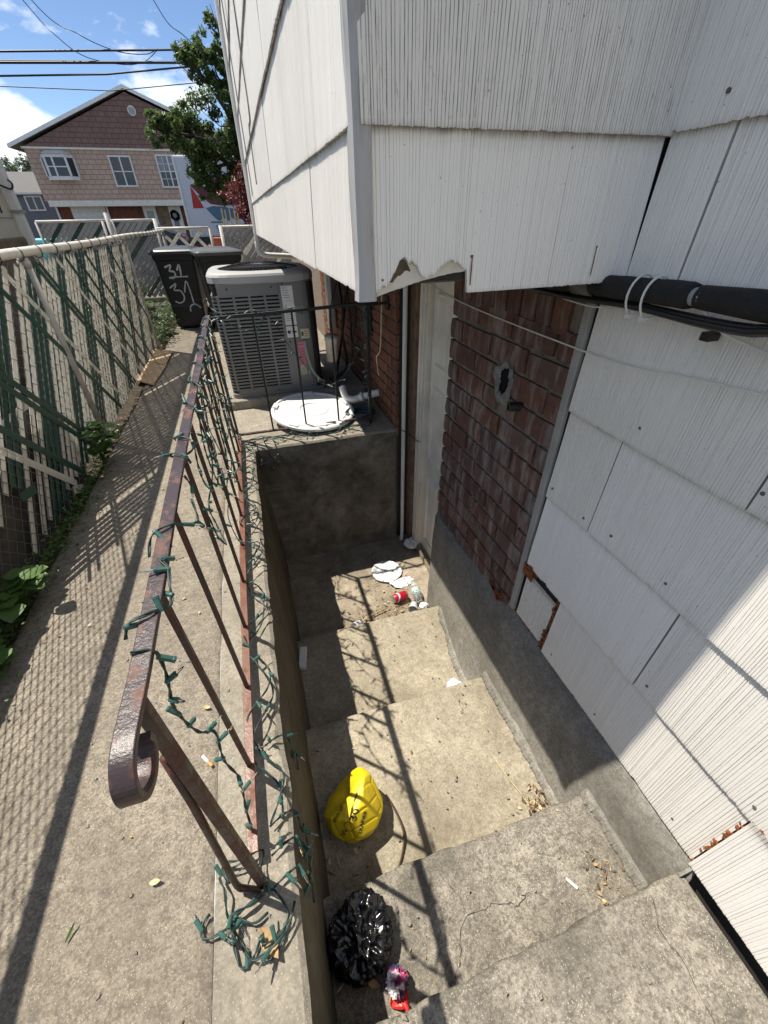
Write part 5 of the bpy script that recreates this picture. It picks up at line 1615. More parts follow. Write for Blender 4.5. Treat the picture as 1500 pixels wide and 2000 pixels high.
def leaf_litter():
    rg = random.Random(11); m = MB()
    def z_at(y): return -.206 if y < .05 else -.405 if y < .33 else -.604 if y < .95 else -.804 if y < 1.6 else -1.004
    def patch(n, x0, x1, y0, y1, s0, s1, up=.015, pile=False):
        for _ in range(n):
            if pile: x, y = rg.gauss((x0+x1)/2, (x1-x0)*.28), min(y1+.02, rg.gauss((y0+y1)/2, (y1-y0)*.33))
            else: x, y = rg.uniform(x0, x1), rg.uniform(y0, y1)
            if x > .80: continue
            leaf_shape(m, (x, y, z_at(y)+rg.uniform(.001, up)*rg.random()), s0+(s1-s0)*rg.random()**2.2, rg, rg.choice((0, 0, 2, 2, 1)), rg.choice((.06, .12, .3, .5)))
    patch(620, .34, .84, 1.62, 1.88, .003, .014, .03)
    patch(260, .46, .86, 1.8, 2.12, .003, .013, .02)
    patch(60, .55, .95, 2.3, 2.52, .006, .02, .02)
    patch(90, -.08, .5, 1.65, 2.4, .004, .014, .006)
    patch(190, .655, .775, .36, .44, .002, .012, .025, True)
    patch(150, .66, .80, .065, .19, .0015, .010, .015, True)
    patch(30, -.1, .05, .36, .55, .006, .02, .015)
    patch(25, -.12, .02, .085, .20, .006, .02, .02)
    patch(26, -.1, .75, 1.0, 1.58, .003, .009, .003)
    patch(26, -.1, .75, .36, .95, .003, .009, .003)
    patch(20, 0, .75, .07, .33, .002, .006, .003)
    for _ in range(40):
        x, y = rg.uniform(-1.0, -.34), rg.uniform(.1, 5.0); leaf_shape(m, (x, y, .006), rg.uniform(.003, .009), rg, rg.choice((0, 1)))
    for _ in range(150):
        x, y = rg.uniform(-1.13, -1.03), rg.uniform(2.4, 8.5); leaf_shape(m, (x, y, .0), rg.uniform(.006, .02), rg, rg.choice((0, 1)))
    solo('leaf_litter', m, [M['leaf_dry'], M['leaf_pale'], plain('rotted_leaf', (.13, .085, .05), .9, var=.5, sc=60)], 'dry brown leaf litter scattered over the landing and steps', 'leaf litter', kind='stuff')
    # stones and grit
    m = MB()
    for _ in range(260):
        if rg.random() < .5: x, y, z = rg.uniform(-.95, -.2), rg.uniform(0, 4), .003
        else:
            x, y = rg.uniform(-.08, .74), rg.uniform(-.1, 1.55); z = z_at(y)+.003
        s = rg.uniform(.0012, .004); m.obox((x, y, z), (s, s*jit(.5), 0), (s*jit(.6), s, s*.2), (0, 0, s*.6))
    solo('grit', m, M['curb'], 'grit and small chips scattered on walkway and steps', 'grit', kind='stuff')
leaf_litter()
def single_leaf(label, p, s, mat, seed, wide=.45):
    rg = random.Random(seed); m = MB(); leaf_shape(m, p, s, rg, 0, wide); solo('fallen_leaf', m, mat, label, 'leaf', group='single fallen leaves')
single_leaf('pale fallen leaf on the walkway left of the light tangle', (-.455, .395, .008), .014, M['leaf_pale'], 3)
single_leaf('narrow green fallen leaf on the walkway near the dark shadow line', (-.62, .36, .008), .017, M['leaf_weed'], 5, .18)
single_leaf('brown fallen leaf under the tangled lights', (-.205, .215, .010), .035, M['leaf_dry'], 8)
single_leaf('pale fallen leaf on the shaded step below the ball', (-.055, .455, -.60), .022, M['leaf_pale'], 12, .22)
single_leaf('yellow fallen leaf on the walkway between two balusters', (-.36, .80, .008), .014, M['leaf_pale'], 14)
single_leaf('pale fallen leaf on the step at the left edge of the ball', (-.10, .57, -.60), .016, M['leaf_pale'], 17, .5)

# ------------------------------------------------------------------ cardboard
def cardboard():
    t = thing('cardboard_sheet', 'folded brown cardboard lying against the foot of the fence', 'cardboard', (-1.05, 4.85, 0))
    m = MB(); m.prism([(-1.175, 4.35, .04), (-.985, 4.20, .012), (-.945, 4.86, .014), (-1.115, 4.95, .045)], (0, 0, .006)); part('panel', m, M['card'], t)
    m = MB(); m.prism([(-1.12, 4.93, .050), (-.95, 4.83, .022), (-.945, 5.42, .020), (-1.145, 5.45, .055)], (0, 0, .006)); part('panel', m, M['card'], t)
cardboard()

# ------------------------------------------------------------------ weeds
def broad_leaf(m, base, dirv, size, rg, mi=0):
    d = Vector(dirv).normalized(); u = d.cross(Vector((0, 0, 1)))
    if u.length < .1: u = Vector((1, 0, 0))
    u.normalize(); n = u.cross(d); b = Vector(base); rowsL = []; rowsM = []; rowsR = []
    for t, w in ((0, .02), (.12, .34), (.35, .52), (.6, .46), (.82, .25), (1, .01)):
        c = b+d*size*t-Vector((0, 0, 1))*size*.32*t*t; j = 1+rg.uniform(-.08, .08)
        rowsL.append(c+u*w*size*j+n*.06*size); rowsM.append(c); rowsR.append(c-u*w*size*j+n*.06*size)
    m.strip([rowsL, rowsM, rowsR], mi=mi)
def weed(name, label, c, hgt, spread, nl, size, seed, stems=4):
    rg = random.Random(seed); t = thing(name, label, 'plant', c, group='weeds along the fence')
    ms = MB(); ml = []
    tips = []
    for s in range(stems):
        a = rg.uniform(-1.2, 1.2); e = Vector((c[0]+spread*abs(math.cos(a))*rg.uniform(.2, 1), c[1]+spread*math.sin(a)*rg.uniform(.3, 1.2), c[2]+hgt*rg.uniform(.5, 1)))
        P = smooth_path([c, (Vector(c)+e)/2+Vector((jit(.02), jit(.02), .03)), e], 6); ms.tube(P, .003, 5); tips.append(P)
    part('stem', ms, M['leaf_weed'], t)
    for k in range(nl):
        P = tips[k % stems]; q = P[rg.randint(len(P)//3, len(P)-1)]; a = rg.uniform(0, 6.3)
        m = MB(); broad_leaf(m, q, (math.cos(a)+.35, math.sin(a)-.2, rg.uniform(.0, .6)), size*rg.uniform(.6, 1.15), rg); part('leaf', m, M['leaf_weed'], t, smooth=True)
weed('broadleaf_weed', 'large leafed green weed at the foot of the slatted fence', (-1.085, 2.72, -.02), .30, .17, 46, .085, 4, 8)
weed('broadleaf_weed', 'low leafy weed at the left edge where the chain link is bare', (-1.10, 1.45, -.02), .20, .13, 26, .075, 6, 6)
weed('broadleaf_weed', 'small leafy weed nearest the camera at the fence foot', (-1.10, 1.18, -.02), .13, .10, 16, .06, 9, 5)
weed('broadleaf_weed', 'sunlit leafy weed climbing the bare fence beside the bins', (-1.30, 6.6, -.02), .55, .15, 40, .10, 19, 7)
def groundcover():
    rg = random.Random(21); m = MB()
    for _ in range(1500):
        y = rg.uniform(.9, 2.75); x = -1.11+abs(rg.gauss(0, .05)); z = rg.uniform(.0, .05)*(1 if rg.random() < .8 else 2)
        s = rg.uniform(.004, .013); leaf_shape(m, (x, y, z), s, rg, 0, .5, .1)
    for _ in range(1500):
        y = rg.uniform(5.7, 8.5); x = -1.12+rg.gauss(-.08, .10); z = rg.uniform(.0, .22)
        leaf_shape(m, (x, y, z), rg.uniform(.012, .03), rg, 0, .5, .1)
    solo('ground_cover', m, M['leaf_weed'], 'low green ground cover creeping along the fence foot', 'ground cover', kind='stuff')
groundcover()
# ------------------------------------------------------------------ gates and lattice at the end of the walk
def framed_gate(name, label, x0, x1, y, z0, z1, fill, group=None):
    t = thing(name, label, 'gate', ((x0+x1)/2, y, 0), group=group)
    for a, b in (((x0, y, z1), (x1, y, z1)), ((x0, y, z0), (x1, y, z0)), ((x0, y, z0-.04), (x0, y, z1)), ((x1, y, z0-.04), (x1, y, z1))):
        m = MB(); m.tube([a, b], .022, 10); part('frame_bar', m, M['galv_white'] if a[2] == b[2] else M['galv'], t, smooth=True)
    rg = random.Random(len(label))
    w = x1-x0; h = z1-z0
    chainlink(t, (x0, y-.008, 0), (x1, y-.008, 0), z0, z1, .045, .0022)
    def sl(cx, sg, mat, off):
        # 45 degree slat crossing the panel, clipped to its frame
        pts = []
        for s in range(41):
            xx = cx+sg*(s/40*h); zz = z0+s/40*h
            if x0+.02 < xx < x1-.02: pts.append((xx, zz))
        if len(pts) < 6: return
        m = MB(); m.bar((pts[0][0], y+off, pts[0][1]), (pts[-1][0], y+off, pts[-1][1]), .052, .003, (0, 1, 0)); part('slat', m, mat, t)
    c = x0-h; i = 0
    while c < x1+h:
        p = fill(i)
        if p: sl(c, 1, p, .004)
        i += 1; c += .078
    return t
framed_gate('wire_gate', 'grey framed chain-link gate with slats beyond the neighbour wall', -3.10, -2.12, 9.5, .2, 1.27, lambda i: M['slat_g'] if i % 8 in (1, 5) else M['slat_grey'] if i % 8 in (0, 2, 3, 4, 6, 7) else None) if M.setdefault('slat_grey', plain('grey_slat', (.40, .40, .39), .55, var=.12)) else None
g2 = framed_gate('wire_gate', 'narrow white framed gate with crossed slats behind the bins', -1.20, -.39, 8.8, .08, 1.15, lambda i: M['slat_w'] if i % 4 == 1 else None)
for cx in (-1.0, -.8, -.55):
    m = MB(); m.bar((cx+.28, 8.788, .62), (cx-.1, 8.788, 1.05), .05, .003, (0, 1, 0)); part('slat', m, M['slat_w'], g2)
def slat_panel(name, label, x0, x1, y, z0, z1, mat, mat2, sg=1):
    t = thing(name, label, 'fence', ((x0+x1)/2, y, 0))
    m = MB(); m.tube([(x0, y, z1), (x1, y, z1)], .02, 10); part('top_rail', m, M['galv_white'], t, smooth=True)
    for x in (x0, x1):
        m = MB(); m.tube([(x, y, -.05), (x, y, z1+.02)], .030, 12); part('post', m, M['galv_white'], t, smooth=True)
    c = x0-(z1-z0); i = 0; h = z1-z0
    while c < x1+h:
        a0, a1 = 0.0, 1.0
        # clip to panel
        lo, hi = (x0+.03-c)/h, (x1-.03-c)/h
        if sg < 0: lo, hi = (c-(x1-.03))/h, (c-(x0+.03))/h
        a0, a1 = max(0, lo), min(1, hi)
        if a1-a0 > .06:
            m = MB(); m.bar((c+sg*a0*h, y-.006, z0+a0*h), (c+sg*a1*h, y-.006+jit(.006), z0+a1*h), .060, .004, (0, 1, 0)); part('slat', m, mat if i % 7 else mat2, t)
        i += 1; c += .098
    for k in range(5):
        c = x0+.1+.22*k; m = MB(); lo = max(0, (c-(x1-.03))/h); hi = min(1, (c-(x0+.03))/h)
        if hi-lo > .1: m.bar((c-lo*h, y+.004, z0+lo*h), (c-hi*h, y+.004, z0+hi*h), .055, .004, (0, 1, 0)); part('slat', m, mat, t)
    chainlink(t, (x0, y-.012, 0), (x1, y-.012, 0), z0, z1, .05, .002)
    return t
slat_panel('slatted_fence', 'grey slatted fence panel behind the air conditioner', -.20, .95, 8.6, .06, 1.16, M['slat_grey'], M['slat_w'])
slat_panel('slatted_fence', 'grey slatted fence panel with a dark slat right of the left gate', -1.98, -1.30, 9.5, .1, 1.27, M['slat_grey'], M['slat_g'])
def lone_posts():
    m = MB(); m.tube([(-2.02, 9.45, -.05), (-2.02, 9.45, 1.38)], .035, 12); solo('gate_post', m, M['galv'], 'grey steel post between the left gate and slatted panel', 'post', smooth=True)
    m = MB(); m.box(-1.42, -1.10, 9.15, 9.45, -.05, .55); solo('concrete_block_wall', m, M['found'], 'low concrete block wall behind the bare end of the fence', 'wall', bevel=.01)
    for i, (x, z) in enumerate(((-.155, 1.42), (-.10, 1.40), (-.02, 1.42), (.06, 1.40), (.11, 1.35))):
        m = MB(); m.tube([(x, 9.6, -.05), (x+.01, 9.6, z)], .013, 7)
        solo('bamboo_stake', m, plain('bamboo', (.55, .43, .22), .6, var=.15), ['leftmost bamboo stake under the tree beside the truck', 'second bamboo stake from the left under the tree', 'middle bamboo stake of five under the tree', 'second bamboo stake from the right under the tree', 'rightmost bamboo stake before the red bush'][i], 'stake', group='bamboo stakes')
    m = MB(); m.box(-.40, -.22, 9.9, 10.1, 0, .62); m.box(-.42, -.20, 9.88, 10.12, .62, .98)
    solo('red_bin', m, plain('red_box_paint', (.42, .10, .05), .5, var=.3, sc=7), 'red and cream box standing behind the narrow gate', 'box', bevel=.02)
lone_posts()

# ------------------------------------------------------------------ neighbour wall at the left edge
def neighbour():
    t = thing('neighbour_building', 'cream painted neighbour wall with white corner pipe at the left edge', 'building', (-4.4, 4.5, 0))
    m = MB(); m.box(-6.4, -2.46, 2.6, 6.95, .02, 2.6); part('wall', m, plain('cream_stucco', (.55, .52, .44), .85, var=.1, sc=4, bump=.4, bsc=70), t, bevel=.01)
    m = MB(); m.box(-6.43, -2.43, 2.57, 6.97, -.1, 1.12); part('stone_base', m, plain('brown_stone', (.17, .125, .085), .9, var=.45, sc=6, bump=.9, bsc=14), t, bevel=.02)
    m = MB(); m.box(-2.45, -2.36, 6.90, 7.0, .02, 2.6); part('corner_pipe', m, M['white_paint'], t, bevel=.015)
    for z in (1.35, 1.9):
        m = MB(); m.box(-2.455, -2.34, 6.885, 7.01, z, z+.03); part('pipe_strap', m, M['galv'], t)
    m = MB(); m.tube(smooth_path([(-2.36, 6.93, 1.66), (-2.33, 6.92, 1.62), (-2.35, 6.88, 1.57), (-2.43, 6.8, 1.6), (-2.44, 6.65, 1.5), (-2.44, 6.6, 1.35)], 6), .010, 6); part('cable_loop', m, M['black_wire'], t, smooth=True)
    m = MB(); m.box(-2.462, -2.455, 2.6, 6.9, 1.30, 1.312); part('joint', m, M['gray_pipe'], t)
neighbour()

# ------------------------------------------------------------------ pink shingled house over the road
def shingled(name, a, b):
    k = NT(name)
    w = k.n('ShaderNodeTexBrick'); 
    mp = k.n('ShaderNodeMapping'); mp.inputs['Rotation'].default_value = (R(90), 0, 0); k.l(k.pos, mp.inputs['Vector']); k.l(mp.outputs['Vector'], w.inputs['Vector'])
    w.inputs['Scale'].default_value = 1.0; w.inputs['Brick Width'].default_value = .34; w.inputs['Row Height'].default_value = .21; w.inputs['Mortar Size'].default_value = .012; w.inputs['Mortar Smooth'].default_value = .3
    w.inputs['Color1'].default_value = (*a, 1); w.inputs['Color2'].default_value = (*b, 1); w.inputs['Mortar'].default_value = tuple(v*.45 for v in a)+(1,)
    c = k.mix(k.ramp(k.noise((9, 9, 1.5), 4, .7), [(.4, 0.), (.7, .35)]), w.outputs['Color'], tuple(v*.55 for v in a))
    h = k.math('SUBTRACT', 1.0, w.outputs['Fac'])
    return k.out(c, .85, k.bump(h, .5, .03), spec=.2)
def pink_house():
    Y = 32.0
    t = thing('pink_house', 'two storey house with pink shingles and brown gable across the road', 'house', (-4.1, 36, 0))
    pk = shingled('pink_shingles', (.54, .385, .30), (.60, .435, .345)); br = shingled('brown_shingles', (.235, .145, .125), (.26, .165, .14))
    m = MB(); m.box(-9.58, 1.6, Y, 42, 2.22, 4.42); part('upper_wall', m, pk, t)
    m = MB(); m.prism([(-9.62, Y-.06, 4.42), (1.64, Y-.06, 4.42), (-4.08, Y-.06, 6.62)], (0, 10, 0)); part('gable_wall', m, br, t)
    m = MB(); m.box(-9.5, 1.5, Y+.9, 41.9, -.1, 2.22); part('lower_wall', m, plain('dark_red_brickwork', (.16, .06, .04), .9, var=.3, sc=3), t)
    m = MB(); m.box(-9.45, 1.5, Y-.02, Y+.95, 1.98, 2.24); part('soffit', m, M['cream_paint'], t)
    m = MB(); m.box(-9.66, 1.7, Y-.10, Y+.02, 4.37, 4.45); part('frieze_board', m, M['cream_paint'], t)
    rm = plain('roof_shingles', (.16, .15, .14), .9, var=.2); wm = M['white_paint']
    for sx in (-1, 1):
        e = (-10.15, 4.47) if sx < 0 else (1.99, 4.47)
        m = MB(); m.prism([(e[0], Y-.18, e[1]-.10), (-4.08, Y-.18, 6.73), (-4.08, Y-.18, 6.86), (e[0], Y-.18, e[1]+.04)], (0, 11, 0)); r = part('roof', m, rm, t)
        m = MB(); m.prism([(e[0]-.04, Y-.23, e[1]-.11), (-4.08, Y-.23, 6.73), (-4.08, Y-.23, 6.88), (e[0]-.04, Y-.23, e[1]+.05)], (0, .045, 0)); part('barge_board', m, plain('barge_white', (.84, .84, .82), .5, var=.05), r)
    m = MB(); m.lathe([(.20, 0), (.20, .04), (.16, .05), (.16, .02)], 24, (-3.95, Y-.065, 5.93), (0, -1, 0)); v = part('round_vent', m, wm, t)
    m = MB()
    for k in range(6): m.box(-4.08, -3.82, Y-.115, Y-.10, 5.80+.045*k, 5.815+.045*k)
    part('vent_slats', m, M['gray_pipe'], v)
    gl = plain('dark_window_glass', (.03, .04, .055), .08, var=.4, sc=1.2); cur = plain('curtain_glass', (.20, .22, .24), .12, var=.3, sc=2)
    def win(x0, x1, z0, z1, cols, split, glass2=None, y=Y-.02, muntin=False):
        m = MB(); f = .07
        m.box(x0-f, x1+f, y-.06, y+.05, z1, z1+f); m.box(x0-f, x1+f, y-.08, y+.05, z0-f, z0); m.box(x0-f, x0, y-.06, y+.05, z0, z1); m.box(x1, x1+f, y-.06, y+.05, z0, z1)
        w = part('window', m, wm, t)
        cw = (x1-x0)/cols
        for i in range(cols):
            a = x0+cw*i
            if i: 
                m = MB(); m.box(a-.035, a+.035, y-.05, y+.04, z0, z1); part('mullion', m, wm, w)
            zs = z0+(z1-z0)*split
            m = MB(); m.box(a, a+cw, y-.035, y+.03, zs-.02, zs+.02); part('meeting_rail', m, wm, w)
            for (za, zb, g) in ((z0, zs, gl), (zs, z1, glass2 or gl)):
                m = MB(); m.box(a+.03, a+cw-.03, y-.02, y+.0, za, zb); part('pane', m, g, w)
            if muntin:
                m = MB(); m.box(a+cw/2-.012, a+cw/2+.012, y-.03, y-.015, z0, z1)
                for q in (.25, .75): m.box(a, a+cw, y-.03, y-.015, z0+(z1-z0)*q-.012, z0+(z1-z0)*q+.012)
                part('muntin', m, wm, w)
        return w
    win(-5.72, -4.75, 2.90, 4.09, 2, .5)
    win(-3.35, -2.30, 2.86, 4.16, 2, .5, cur, muntin=True)
    win(-.9, .1, 2.9, 4.1, 2, .5)
    # bow window with its small hipped roof
    m = MB(); P = [(-8.98, Y), (-8.72, Y-.42), (-7.75, Y-.42), (-7.48, Y)]
    m.prism([(p[0], p[1], 3.10) for p in P], (0, 0, .16)); m.prism([(p[0], p[1], 4.02) for p in P], (0, 0, .14)); b = part('bow_window', m, wm, t)
    m = MB(); A = [(p[0]+(-.05 if i < 2 else .05), p[1]-.05, 4.16) for i, p in enumerate(P)]; T = [(-8.6, Y, 4.36), (-7.86, Y, 4.36)]
    m.add(A+T, [(0,1,4), (1,2,5,4), (2,3,5)]); part('bow_roof', m, M['galv_white'], b)
    for i in range(4):
        m = MB(); m.box(P[i][0]-.05, P[i][0]+.05, P[i][1]-.03, P[i][1]+.05, 3.26, 4.02); part('mullion', m, wm, b)
    m = MB(); m.box(-8.41, -8.33, Y-.45, Y-.38, 3.26, 4.02); m.box(-8.72+.0, -7.75, Y-.44, Y-.39, 3.62, 3.67); part('meeting_rail', m, wm, b)
    for i in range(3):
        a, c = P[i], P[i+1]; m = MB(); m.add([(a[0], a[1]+.01, 3.26), (c[0], c[1]+.01, 3.26), (c[0], c[1]+.01, 4.02), (a[0], a[1]+.01, 4.02)], [(0,1,2,3)]); part('pane', m, gl if i != 1 else gl, b)
    # ground floor: garage door, brick bays, white doors
    m = MB(); m.box(-8.72, -6.95, Y+.84, Y+.92, -.05, 1.98); gd = part('garage_door', m, plain('garage_white', (.62, .64, .66), .5), t)
    for k in range(8):
        m = MB(); m.box(-8.72, -6.95, Y+.825, Y+.842, .02+.25*k, .235+.25*k); part('panel', m, M['white_paint'], gd, bevel=.01)
    for x in (-9.46, -6.9, -2.95): 
        m = MB(); m.box(x, x+.09, Y+.80, Y+.93, -.05, 2.0); part('post', m, wm, t)
    for (x0, x1) in ((-4.95, -4.25), (-3.55, -2.95)):
        m = MB(); m.box(x0, x1, Y+.83, Y+.90, -.05, 1.98); d = part('house_door', m, wm, t)
        m = MB(); m.box(x0+.16, x1-.16, Y+.815, Y+.828, .9, 1.75); part('pane', m, cur, d)
        m = MB(); m.lathe([(.03, 0), (.03, .03), (.01, .05)], 10, (x1-.1, Y+.83, .95), (0, -1, 0)); part('handle', m, M['galv'], d)
    m = MB(); m.box(-4.22, -3.58, Y+.86, Y+.89, .3, 1.98); part('stone_panel', m, plain('tan_stone', (.22, .16, .10), .9, var=.4, sc=4), t)
    m = MB(); 
    for k in range(40):
        a = 2*math.pi*k/40; m.obox((-3.25+.2*math.cos(a)+jit(.03), Y+.78, 1.52+.2*math.sin(a)+jit(.03)), (.05, 0, .02), (0, .03, 0), (-.02, 0, .05))
    part('wreath', m, M['leaf'], t)
pink_house()

def small_house():
    Y = 45
    t = thing('grey_house', 'small grey house with dark roof far behind at the left', 'house', (-14.5, 47, 0))
    m = MB(); m.box(-18.5, -12.2, Y, 52, -.1, 3.12); part('wall', m, plain('grey_siding', (.15, .16, .18), .8, var=.1), t)
    m = MB(); m.prism([(-19, Y-.3, 3.10), (-19, Y+3.6, 4.6), (-19, Y+7.4, 3.1)], (7.2, 0, 0)); part('roof', m, plain('dark_roof', (.13, .125, .12), .9, var=.2), t)
    m = MB(); m.box(-19, -11.8, Y-.36, Y-.28, 3.02, 3.14); part('gutter', m, M['white_paint'], t)
    m = MB(); m.box(-14.75, -13.60, Y-.08, Y+.02, 2.02, 2.96); w = part('window', m, M['white_paint'], t)
    for x in (-14.64, -14.12):
        m = MB(); m.box(x, x+.42, Y-.10, Y-.075, 2.12, 2.86); part('pane', m, plain('small_pane', (.02, .03, .05), .1), w)
small_house()

# ------------------------------------------------------------------ vehicles
def box_truck():
    t = thing('box_truck', 'white moving truck with red and teal side graphics behind the tree', 'truck', (1.7, 20, 0))
    Yf = 19.0
    m = MB(); m.box(-1.50, 4.6, Yf, 21.3, .75, 3.02); part('cargo_box', m, plain('truck_white', (.62, .64, .68), .4, var=.05), t, bevel=.06)
    m = MB(); m.box(-1.50, 4.6, Yf+.02, 21.28, .55, .76); part('skirt', m, M['black_plastic'], t)
    m = MB(); m.box(4.7, 6.4, Yf+.15, 21.1, .5, 2.3); part('cab', m, plain('cab_white', (.65, .66, .68), .4), t, bevel=.15)
    for x in (-.2, 5.3):
        for y in (Yf+.2, 21.1):
            m = MB(); m.lathe([(.2, -.12), (.42, -.12), (.44, 0), (.42, .12), (.2, .12)], 24, (x, y, .43), (0, 1, 0)); w = part('wheel', m, M['black_plastic'], t, smooth=True)
            m = MB(); m.lathe([(.2, -.13), (.2, .13)], 16, (x, y, .43), (0, 1, 0)); part('rim', m, M['galv'], w)
    def graphic(pts, mat, d): 
        m = MB(); m.prism([(p[0], Yf-.004-d, p[1]) for p in pts], (0, .002, 0)); part('side_graphic', m, mat, t)
    red = plain('graphic_red', (.46, .025, .02), .4); dred = plain('graphic_maroon', (.16, .02, .045), .4); teal = plain('graphic_teal', (.08, .17, .26), .4); pink = plain('graphic_pink', (.42, .20, .24), .4)
    graphic([(-1.22, 1.60), (-.86, 1.60), (-1.0, 1.95), (-1.16, 2.22)], red, 0)
    graphic([(-1.16, 2.24), (-.95, 2.0), (-.62, 1.72), (-.2, 1.66), (.6, 1.7), (1.2, 2.2), (.2, 2.0), (-.5, 2.1), (-1.0, 2.3)], dred, 0)
    graphic([(-1.2, 2.58), (-.95, 2.35), (-.4, 2.2), (.4, 2.3), (.2, 2.5), (-.6, 2.48)], pink, 0)
    pts = [(-.80, 1.60), (-.55, 1.66), (-.20, 1.64), (.3, 1.55), (.5, 1.35)] + [(.4-.9*i/9, 1.28+.06*math.sin(i*2.1)-.02*(i % 2)) for i in range(10)] + [(-.62, 1.38), (-.72, 1.5)]
    graphic(pts, teal, .003)
    vs, fs = text_mesh('G', .40, .02); m = MB(); m.add([(-1.02+v.x, Yf-.007, 2.58+v.y) for v in vs], fs); part('lettering', m, plain('letter_dark', (.03, .05, .04), .4), t)
    m = MB(); rg = random.Random(2)
    x = -.72
    while x < -.35: m.box(x, x+.04, Yf-.008, Yf-.004, 1.17, 1.215); x += .058
    for k in range(5): m.box(-.60+.02*k, -.60+.02*k+rg.uniform(.2, .32), Yf-.008, Yf-.004, 1.06-.06*k, 1.085-.06*k)
    part('small_print', m, M['ink'], t)
    # mirror arm seen over the gate
    m = MB(); m.box(-1.53, -1.46, Yf-.03, Yf+.05, .75, 3.0); part('corner_post', m, M['white_paint'], t, bevel=.02)
box_truck()

def car():
    t = thing('parked_car', 'dark blue parked car seen over the gates', 'car', (-3.4, 15.4, 0))
    pm = plain('dark_blue_paint', (.012, .018, .04), .15, var=.05)
    L0, L1 = -5.6, -1.45; yb0, yb1 = 15.6, 17.2
    prof = [(L0, .30), (L0, .68), (L0+.15, .80), (L0+.9, .88), (L0+1.35, 1.16), (L0+1.7, 1.26), (L1-1.5, 1.26), (L1-.75, 1.16), (L1-.35, .98), (L1-.05, .92), (L1, .70), (L1, .30)]
    m = MB(); rows = []
    for f, ins, top in ((0, .10, .0), (.06, .0, .0), (.94, .0, .0), (1, .10, .0)):
        rows.append([(x, yb0+(yb1-yb0)*f+(.16*max(0, (z-.85)/.5))*(1 if f < .5 else -1), z) for x, z in prof])
    m.strip([r+[r[0]] for r in rows]); m.add(rows[0], [tuple(range(len(prof)))]); m.add(rows[-1], [tuple(range(len(prof)))])
    part('body', m, pm, t, smooth=False, fix=True, bevel=.04)
    gm = plain('car_glass', (.02, .025, .03), .05)
    for (x0, x1) in ((L0+1.35, L0+2.25), (L0+2.32, L1-.85)):
        m = MB(); m.prism([(x0, yb0+.045, .92), (x1, yb0+.045, .92), (x1-.1, yb0+.10, 1.17), (x0+.25 if x0 < L0+2 else x0, yb0+.10, 1.17)], (0, .012, 0)); part('side_window', m, gm, t)
    for x in (L0+.8, L1-.8):
        for y in (yb0+.05, yb1-.05):
            m = MB(); m.lathe([(.18, -.1), (.31, -.1), (.32, 0), (.31, .1), (.18, .1)], 20, (x, y, .30), (0, 1, 0)); w = part('wheel', m, M['black_plastic'], t, smooth=True)
            m = MB(); m.lathe([(.18, -.09), (.18, .09)], 14, (x, y, .30), (0, 1, 0)); part('rim', m, M['alu'], w)
    m = MB(); m.box(L1-.12, L1+.01, yb0+.1, yb0+.35, .80, .90); part('tail_light', m, plain('tail_lens', (.5, .1, .08), .2), t, bevel=.02)
    for yy in (yb0+.25, yb1-.25):
        m = MB(); m.tube([(L0+1.8, yy, 1.30), (L1-1.4, yy, 1.30)], .015, 8); part('roof_bar', m, M['alu'], t)
car()
def teal_car():
    m = MB(); m.box(-4.35, -3.05, 10.4, 10.9, -.05, 1.02); solo('teal_tarp', m, plain('teal_tarp', (.12, .55, .60), .35, var=.25, sc=5, bump=.3, bsc=10), 'bright teal tarp covered stack behind the left gate', 'tarp', bevel=.06)
teal_car()

# ------------------------------------------------------------------ trees
def tree(name, label, base, trunk_top, tr, clumps, nleaf, ls, mat, seed, limbs=True):
    rg = random.Random(seed); t = thing(name, label, 'tree', base)
    m = MB(); b = Vector(base); tp = Vector(trunk_top)
    m.tube([b, b.lerp(tp, .5)+Vector((.03, 0, 0)), tp], [tr, tr*.8, tr*.6], 10)
    for (c, r) in clumps:
        c = Vector(c); s = b.lerp(tp, rg.uniform(.55, 1)); mid = s.lerp(c, .5)+Vector((0, 0, .12)); m.tube(smooth_path([s, mid, c], 5), [tr*.42*(1-i/11*.8) for i in range(11)], 6)
        for _ in range(5):
            e = c+Vector((rg.gauss(0, 1), rg.gauss(0, 1), rg.gauss(0, .8)))*r*.55; m.tube([mid.lerp(c, .6), (mid+e)/2+Vector((0, 0, .04)), e], [tr*.14, tr*.1, tr*.04], 4)
    part('trunk', m, M['bark'], t, smooth=True)
    m = MB(); tot = sum(r*r for _, r in clumps)
    for (c, r) in clumps:
        n = int(nleaf*r*r/tot); c = Vector(c)
        subs = [(c+Vector((rg.gauss(0, 1), rg.gauss(0, 1), rg.gauss(0, .75)))*r*.55, r*rg.uniform(.22, .42)) for _ in range(16)]
        for _ in range(n):
            sc, sr = rg.choice(subs); d = Vector((rg.gauss(0, 1), rg.gauss(0, 1), rg.gauss(0, .8))).normalized()*sr*rg.random()**.45
            p = sc+d; s = ls*rg.uniform(.6, 1.25)
            a = Vector((rg.gauss(0, 1), rg.gauss(0, 1), rg.gauss(-.2, .7))).normalized(); u = a.cross(Vector((rg.gauss(0, .5), rg.gauss(0, .5), 1))).normalized(); nn = u.cross(a)
            m.add([p-a*s, p+u*s*.42+nn*.1*s, p+a*s, p-u*s*.42+nn*.1*s], [(0,1,2,3)])
    part('crown', m, mat, t)
    return t
